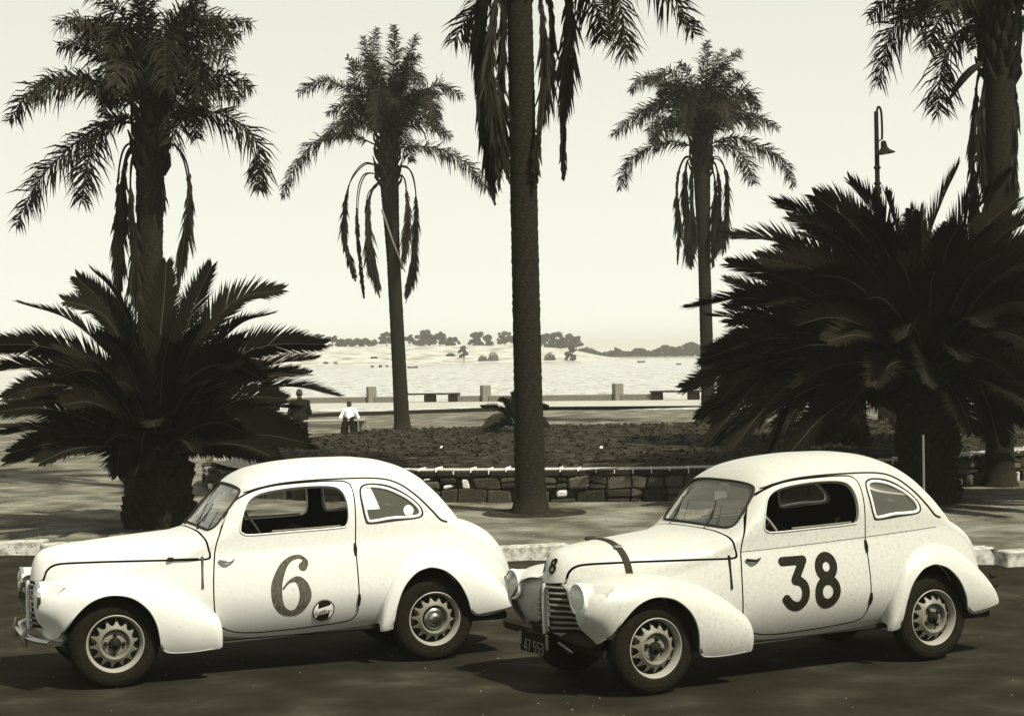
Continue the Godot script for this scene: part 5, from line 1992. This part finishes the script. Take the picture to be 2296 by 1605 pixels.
func palms() -> void:
	queen_palm("tall feather palm rising behind the left date palm, dead fronds hanging", 31.0, Vector2(336, 1086), Vector2(336, 262), 0.215, 0.25, 1.0, [
		[[315, 250, 240, 195, 150, 178, 70, 205, 20, 272], 0.3], [[315, 285, 245, 275, 170, 320, 90, 400, 34, 505], -0.4], [[312, 275, 262, 262, 222, 300, 195, 370, 182, 455], -0.8],
		[[352, 275, 420, 248, 510, 262, 575, 320, 582, 428], 0.2], [[340, 240, 290, 150, 225, 95, 165, 45], 0.6], [[352, 235, 400, 120, 460, 70, 540, 78], 0.5], [[350, 240, 400, 150, 440, 130, 448, 230], -1.2],
		[[340, 240, 330, 120, 320, 0, 300, -60], 0.2], [[335, 250, 290, 150, 250, 130, 235, 235], 1.0], [[355, 270, 385, 240, 405, 262, 378, 322], -0.9], [[345, 240, 380, 120, 420, 60, 430, -10], 0.8], [[335, 245, 270, 120, 230, 40, 190, 90], -0.9], [[350, 245, 420, 140, 445, 190, 436, 262], 0.8], [[338, 250, 310, 130, 270, 50, 240, 120], -1.2], [[345, 250, 360, 130, 370, 90, 372, 200], -2.0], [[350, 240, 400, 60, 470, 30, 520, 95], -0.8]],
		[[[358, 318, 392, 328, 418, 372, 425, 450, 412, 560, 398, 655], -0.2, 0.24, 0.28], [[310, 318, 280, 332, 264, 400, 262, 500, 262, 600, 268, 690], -0.1, 0.26, 0.22], [[316, 330, 296, 360, 290, 450, 296, 560, 302, 690], -0.4, 0.24, 0.25], [[312, 325, 285, 350, 276, 430, 280, 520], 0.2, 0.22, 0.2], [[325, 340, 312, 420, 310, 540, 312, 690], 0.3, 0.22, 0.2], [[362, 385, 364, 440, 360, 492], -0.2, 0.1, 0.05]], 16, 101)
	queen_palm("tall feather palm standing behind the left end of the raised bed, hanging dead fronds", 52.1, Vector2(902, 963), Vector2(868, 318), 0.20, 0.30, 1.3, [
		[[855, 300, 800, 225, 760, 190, 710, 182, 668, 210], 0.5], [[840, 335, 780, 300, 720, 310, 670, 360, 630, 440], -0.6], [[895, 342, 945, 328, 1000, 340, 1055, 375, 1096, 430], -0.5], [[890, 290, 940, 225, 985, 188, 1038, 218], 0.4],
		[[865, 295, 842, 190, 826, 130, 815, 82], 0.3], [[870, 295, 880, 170, 885, 110, 882, 56], -0.3], [[878, 295, 905, 170, 918, 120, 932, 78], 0.5], [[860, 300, 820, 220, 795, 180, 788, 140], -0.5], [[870, 300, 862, 220, 850, 200, 842, 290], -2.2], [[880, 300, 930, 220, 965, 220, 976, 296], -1.8], [[858, 300, 810, 230, 785, 240, 778, 310], -1.4], [[875, 300, 895, 200, 915, 150, 940, 120], 1.0], [[865, 300, 840, 150, 836, 110, 845, 62], 1.2], [[875, 300, 900, 190, 930, 160, 945, 190], -1.2], [[866, 300, 850, 180, 838, 140, 830, 170], -1.6], [[880, 305, 925, 240, 960, 230, 980, 262], 1.2]],
		[[[848, 372, 815, 370, 785, 410, 770, 470, 773, 540, 785, 590, 796, 630], -0.2, 0.22, 0.3], [[850, 390, 815, 392, 800, 440, 800, 530, 807, 600, 814, 668], 0.3, 0.14, 0.35], [[852, 405, 832, 430, 826, 500, 838, 580, 850, 648], -0.5, 0.3, 0.2], [[850, 410, 824, 440, 826, 520, 836, 612], -0.1, 0.26, 0.2], [[888, 372, 918, 378, 932, 430, 932, 520, 922, 600, 908, 668], 0.2, 0.28, 0.28], [[890, 392, 908, 405, 914, 480, 908, 560, 900, 600], -0.5, 0.3, 0.2]], 16, 102)
	queen_palm("thick grey feather palm trunk rising from the soil pit behind the cars", 25.0, Vector2(1190, 1150), Vector2(1163, -90), 0.195, 0.17, 0.6, [
		[[1150, -100, 1110, -40, 1060, 20, 1018, 95], 0.2], [[1190, -120, 1290, -110, 1380, -20, 1408, 128], -0.2], [[1190, -130, 1330, -130, 1480, -40, 1560, 78], 0.6], [[1180, -120, 1240, -160, 1330, -140, 1420, -40], 1.2], [[1150, -120, 1080, -180, 980, -170, 900, -60], 0.6], [[1185, -110, 1280, -60, 1340, 20, 1350, 90], 0.8]],
		[[[1145, -70, 1095, -40, 1075, 60, 1080, 200, 1095, 330, 1105, 460], 0.1, 0.24, 0.1], [[1148, -60, 1112, -10, 1100, 120, 1108, 260, 1118, 395], -0.4, 0.26, 0.1], [[1150, -60, 1130, 0, 1122, 150, 1128, 300, 1135, 400], -0.3, 0.2, 0.1], [[1145, -70, 1090, 0, 1085, 120, 1100, 240, 1112, 330], 0.4, 0.24, 0.1], [[1185, -60, 1212, -10, 1222, 100, 1212, 240, 1198, 385], -0.3, 0.2, 0.1], [[1190, -60, 1232, 0, 1236, 110, 1224, 210, 1210, 300], 0.2, 0.2, 0.1], [[1190, -90, 1258, -80, 1276, 20, 1270, 160, 1266, 300, 1262, 400], 0.3, 0.2, 0.14]], 16, 103)
	queen_palm("slender feather palm with a full crown left of the right date palm", 52.5, Vector2(1590, 950), Vector2(1572, 320), 0.185, 0.26, 1.0, [
		[[1565, 310, 1500, 235, 1440, 248, 1370, 303], -0.5], [[1562, 308, 1505, 200, 1450, 170, 1412, 205], 0.3], [[1565, 305, 1530, 190, 1490, 160, 1450, 190], -0.9], [[1585, 310, 1635, 225, 1675, 200, 1702, 246], 0.4], [[1585, 335, 1640, 308, 1710, 330, 1755, 360, 1780, 418], -0.4], [[1585, 340, 1630, 325, 1670, 355, 1690, 412], -1.2], [[1562, 338, 1505, 318, 1440, 338, 1405, 375, 1390, 425], 0.2], [[1574, 305, 1572, 200, 1580, 140, 1586, 92], 0.3], [[1578, 305, 1605, 190, 1635, 130, 1662, 112], 0.6], [[1572, 305, 1550, 190, 1535, 150, 1520, 140], -0.3], [[1580, 305, 1620, 210, 1650, 165, 1664, 175], -0.8], [[1570, 308, 1520, 230, 1470, 235, 1430, 280], 1.0], [[1572, 308, 1560, 230, 1545, 220, 1535, 300], -2.0], [[1578, 308, 1600, 230, 1625, 230, 1640, 290], -1.8], [[1575, 305, 1590, 180, 1610, 130, 1625, 110], 1.0], [[1572, 308, 1540, 210, 1500, 190, 1480, 220], 1.4], [[1584, 310, 1640, 250, 1680, 260, 1692, 290], -0.6]],
		[[[1560, 358, 1535, 352, 1519, 390, 1517, 450, 1521, 520, 1517, 585], -0.2, 0.2, 0.2], [[1562, 362, 1540, 362, 1535, 430, 1542, 520, 1549, 605], 0.2, 0.36, 0.15], [[1564, 365, 1550, 372, 1550, 450, 1556, 560], -0.4, 0.36, 0.15], [[1586, 357, 1612, 352, 1628, 385, 1630, 450, 1618, 560], 0.2, 0.3, 0.2], [[1588, 362, 1608, 370, 1616, 440, 1606, 575], -0.3, 0.36, 0.15], [[1590, 368, 1602, 400, 1604, 480, 1598, 590], 0.3, 0.3, 0.15]], 15, 104)
	queen_palm("tall feather palm at the right edge behind the date palm", 28.0, Vector2(2244, 1100), Vector2(2240, 60), 0.20, 0.25, 0.9, [
		[[2225, 60, 2140, 5, 2060, 10, 2000, 70, 1968, 192], 0.2], [[2228, 75, 2170, 60, 2120, 120, 2100, 262], -0.3], [[2225, 50, 2150, -40, 2080, -40, 2010, 40], 0.8], [[2235, 40, 2200, -80, 2150, -130, 2080, -110], 0.3], [[2250, 40, 2330, -60, 2420, -20, 2470, 90], 0.0], [[2245, 40, 2280, -90, 2340, -140, 2400, -130], -0.5], [[2250, 60, 2330, 40, 2390, 120, 2420, 240], 0.4], [[2230, 60, 2180, 0, 2120, 20, 2080, 110], -1.2], [[2232, 60, 2170, -20, 2090, -20, 2040, 60], -0.8]],
		[[[2220, 150, 2195, 165, 2185, 240, 2180, 330, 2188, 430, 2195, 520], 0.2, 0.18, 0.15], [[2222, 160, 2205, 200, 2198, 300, 2204, 420], -0.3, 0.18, 0.15], [[2258, 150, 2275, 200, 2278, 320, 2270, 450], -0.2, 0.18, 0.15], [[2225, 170, 2212, 260, 2212, 380, 2214, 480], 0.4, 0.18, 0.15]], 16, 105)
	# the boat-shaped flower sheath hanging from the right palm
	var tip := P(2122, 237, 27.6)
	var sp := MB.new()
	var root := P(2210, 138, 27.9)
	sp.tube(cat(PackedVector3Array([root, P(2178, 158, 27.7), P(2150, 190, 27.6), tip]), 6), PackedFloat32Array([0.03, 0.04, 0.05, 0.06, 0.07, 0.075, 0.08, 0.08, 0.08, 0.078, 0.075, 0.07, 0.065, 0.055, 0.045, 0.035, 0.025, 0.015, 0.006]), 10, true, 0.7)
	var right_palm: Node3D = get_node("queen_palm_004")
	var so := part("flower_sheath", sp, M.iron, right_palm)
	so.position = -right_palm.position
	# a pale broken stalk leaning across the second palm's trunk
	var st := MB.new()
	var second: Node3D = get_node("queen_palm_001")
	st.tube(PackedVector3Array([P(856, 470, 50.6), P(880, 540, 50.5), P(908, 610, 50.6)]), PackedFloat32Array([0.035, 0.03, 0.02]), 6)
	var sn := part("broken_stalk", st, M.pale_stalk, second)
	sn.position = -second.position
	# date palms
	var at := P(355, 1178, 24.1)
	at.y = 0.15
	date_palm("stocky date palm at the left behind car number 6", at, 0.80, 0.46, [
		[[320, 900, 240, 790, 150, 715, 45, 680], 0.2], [[335, 890, 270, 740, 220, 670, 172, 622], 0.5], [[340, 885, 290, 730, 250, 650, 208, 608], -0.4], [[330, 890, 250, 730, 200, 690, 145, 676], -0.8], [[365, 885, 410, 760, 440, 670, 474, 597], 0.2], [[352, 880, 358, 760, 366, 680, 372, 590], 0.7], [[370, 890, 450, 760, 530, 672, 630, 650], 0.2], [[372, 895, 470, 790, 540, 725, 605, 705], -0.6], [[376, 905, 500, 815, 600, 775, 726, 772], 0.3], [[376, 912, 520, 850, 620, 815, 705, 805], -0.5], [[378, 915, 520, 860, 620, 842, 690, 838], 0.6], [[380, 922, 520, 885, 650, 866, 758, 888], -0.2], [[378, 935, 470, 930, 560, 950, 620, 1000], -0.4], [[376, 950, 430, 960, 440, 990, 415, 1012], -1.3],
		[[320, 905, 200, 810, 80, 775, -40, 775], 0.3], [[320, 912, 180, 845, 60, 822, -40, 832], -0.4], [[320, 920, 190, 870, 80, 868, 5, 893], 0.5], [[320, 930, 200, 908, 80, 908, -40, 940], -0.2], [[325, 940, 220, 945, 130, 965, 38, 1003], 0.2], [[335, 955, 290, 965, 268, 1000, 262, 1065], -1.0], [[345, 965, 330, 960, 318, 985, 312, 1040], -1.4], [[318, 915, 240, 850, 190, 830, 120, 850], -1.0], [[372, 905, 450, 830, 520, 820, 590, 850], -1.2]], 24.1, 54, 2.1, 0.48, 201, 0.16)
	var at2 := P(2085, 1128, 25.4)
	at2.y = 0.15
	date_palm("huge dark date palm at the right behind car number 38", at2, 1.7, 0.42, [
		[[2020, 800, 1850, 715, 1700, 668, 1542, 690], -0.3], [[2030, 790, 1890, 640, 1760, 545, 1628, 528], 0.3], [[2030, 790, 1880, 690, 1760, 625, 1636, 592], -0.6], [[2040, 785, 1930, 600, 1840, 500, 1740, 455], 0.5], [[2045, 780, 1980, 590, 1900, 470, 1838, 440], -0.4], [[2050, 780, 2010, 600, 1965, 480, 1905, 405], 0.3], [[2055, 780, 2030, 590, 2000, 480, 1985, 430], -0.5], [[2060, 780, 2080, 560, 2110, 460, 2150, 372], 0.2], [[2065, 785, 2120, 580, 2160, 480, 2195, 400], -0.6], [[2070, 790, 2160, 620, 2230, 540, 2290, 500], 0.4],
		[[2020, 810, 1870, 760, 1740, 775, 1610, 905], 0.2], [[2022, 815, 1870, 790, 1730, 830, 1590, 990], -0.4], [[2025, 820, 1880, 820, 1750, 880, 1640, 1010], -0.9], [[2025, 820, 1900, 810, 1800, 870, 1730, 1015], -1.2], [[2018, 808, 1860, 740, 1720, 740, 1625, 830], 0.6], [[2030, 825, 1930, 840, 1850, 920, 1810, 1020], -1.4], [[2022, 812, 1850, 770, 1700, 820, 1600, 945], 0.9],
		[[2080, 800, 2180, 660, 2260, 620, 2350, 640], 0.2], [[2085, 805, 2200, 720, 2300, 720, 2400, 800], -0.4], [[2085, 815, 2190, 780, 2270, 830, 2320, 960], 0.4], [[2080, 820, 2160, 830, 2210, 890, 2240, 990], -0.8]], 25.4, 116, 3.0, 0.60, 202, -0.12)
	# a second clump behind fills the right side
	var at3 := P(1870, 1040, 31.0)
	at3.y = 0.66
	date_palm("smaller date palm on the raised bed behind the roof of car 38", at3, 1.0, 0.36, [
		[[1860, 905, 1770, 830, 1700, 800, 1640, 830], 0.2], [[1855, 910, 1740, 870, 1660, 880, 1600, 960], -0.4], [[1865, 900, 1840, 800, 1800, 740, 1740, 720], 0.4]], 31.0, 56, 2.5, 0.52, 203)
	# small young palm on the bed behind the middle trunk
	var at4 := P(1158, 958, 37.0)
	at4.y = 0.7
	rnd.seed = 301
	var yp := base("young_palm", "small young palm on the raised bed half hidden by the middle trunk", "palm plant", at4)
	for f in [[[1150, 945, 1120, 915, 1080, 910], 0.2], [[1152, 950, 1120, 935, 1085, 958], -0.3], [[1165, 945, 1195, 915, 1228, 912], 0.2], [[1155, 945, 1140, 905, 1120, 895], 0.3], [[1160, 945, 1180, 905, 1205, 890], -0.3], [[1160, 950, 1200, 935, 1230, 955], -0.4], [[1158, 945, 1158, 905, 1150, 880], 0.4], [[1152, 950, 1130, 950, 1100, 962], 0.4]]:
		for dup in 3:
			part("frond", frond(rel(path(f[0], 37.0, f[1] + (dup - 1) * 0.5), at4 + Vector3(0, dup * 0.02, 0)), 2, 0.2, 0.014, 0.018, 0.12), M.frond[rnd.randi() % 3], yp)


func small_things() -> void:
	# street lamp behind the right date palm
	var z := 40.0
	var foot := P(1960, 0, z)
	foot.y = 0.15
	var lp := base("street_lamp", "iron street lamp with a hanging shade above the right date palm", "street lamp", foot)
	var top := P(1965, 240, z).y - 0.15
	var k := z / FD
	var m := MB.new()
	m.lathe(PackedVector2Array([Vector2(0.16, 0), Vector2(0.15, 0.3), Vector2(0.09, 0.5), Vector2(0.075, 1.5), Vector2(0.065, 5.0), Vector2(0.062, top - 1.95), Vector2(0.085, top - 1.93), Vector2(0.085, top - 1.8), Vector2(0.055, top - 1.75), Vector2(0.048, top - 0.1)]), Vector3.ZERO, Vector3.UP, 14)
	for h in [top - 1.7, top - 1.35]:
		m.lathe(PackedVector2Array([Vector2(0.05, -0.04), Vector2(0.078, -0.02), Vector2(0.078, 0.02), Vector2(0.05, 0.04)]), Vector3(0, h, 0), Vector3.UP, 14)
	part("pole", m, M.iron, lp)
	var arm := MB.new()
	arm.tube(cat(PackedVector3Array([Vector3(0, top - 0.35, 0), Vector3(0.02, top - 0.08, 0), Vector3(0.06, top, 0), Vector3(0.11, top - 0.1, 0), Vector3(0.125, top - 0.45, 0), Vector3(0.12, top - 0.72, 0)]), 6), PackedFloat32Array([0.026]), 8)
	arm.tube(PackedVector3Array([Vector3(0, top - 0.78, 0), Vector3(0.12, top - 0.72, 0)]), PackedFloat32Array([0.016]), 6)
	part("arm", arm, M.iron, lp)
	var sh := MB.new()
	var tilt := Vector3(-0.12, 1, 0.0).normalized()
	sh.lathe(PackedVector2Array([Vector2(0.03, 0.2), Vector2(0.06, 0.17), Vector2(0.075, 0.05), Vector2(0.12, -0.01), Vector2(0.23, -0.08), Vector2(0.225, -0.095), Vector2(0.1, -0.04), Vector2(0.0, -0.03)]), Vector3(0.17, top - 0.95, 0), tilt, 22)
	part("lamp_shade", sh, M.iron, lp)
	var bulb := MB.new()
	bulb.lathe(PackedVector2Array([Vector2(0.0, -0.12), Vector2(0.04, -0.11), Vector2(0.055, -0.07), Vector2(0.04, -0.03)]), Vector3(0.17, top - 0.95, 0), tilt, 12)
	part("bulb", bulb, M.white, lp)
	# slim pale pole behind car 38
	var st := MB.new()
	st.tube(PackedVector3Array([P(2073, 1120, 22.6) * Vector3(1, 0, 1) + Vector3(0, 0.1, 0), P(2071, 975, 22.6)]), PackedFloat32Array([0.016]), 6)
	tag(part("thin_pole", st, M.pale_stalk, self), "thin pale upright pole behind the roof of car 38", "pole")
	# scraps and stones
	rnd.seed = 41
	var scraps := [[1348, 972, 30.0, 0.62, 0.05, "pale scrap of paper lying on the raised bed"], [990, 1003, 31.0, 0.70, 0.04, "small pale stone on the bed behind car number 6"], [1437, 1062, 26.2, 0.15, 0.04, ""]]
	for q in scraps:
		if q[5] == "":
			continue
		var b := MB.new()
		var at := P(q[0], q[1], q[2])
		at.y = 0.755
		b.lathe(PackedVector2Array([Vector2(0, 0.025), Vector2(0.02, 0.02), Vector2(0.035, 0.0), Vector2(0.02, -0.02)]), at, Vector3(0.2, 1, 0.3).normalized(), 7)
		tag(part("pale_stone", b, M.white, self), q[5], "stone")
	# gravel scattered on the road and the park
	var peb := MB.new()
	peb.box(Vector3.ZERO, Vector3(1, 0.7, 0.8), Basis(), 0.3)
	var mm := MultiMesh.new()
	mm.transform_format = MultiMesh.TRANSFORM_3D
	mm.mesh = peb.mesh()
	mm.instance_count = 2600
	for i in 2600:
		var road := i < 160
		var zz := rnd.randf_range(10.5, 19.0) if road else rnd.randf_range(21.0, 30.0)
		var x := rnd.randf_range(-0.33, 0.33) * zz
		mm.set_instance_transform(i, Transform3D(Basis.from_euler(Vector3(rnd.randf(), rnd.randf() * 6, rnd.randf())).scaled(Vector3.ONE * rnd.randf_range(0.006, 0.016 if road else 0.03)), Vector3(x, 0.004 if road else 0.15, -zz)))
	var mi := MultiMeshInstance3D.new()
	mi.multimesh = mm
	mi.material_override = M.concrete
	mi.name = "gravel"
	add_child(mi)
	tag(mi, "loose gravel scattered over the road and the park ground", "gravel", "", "stuff")
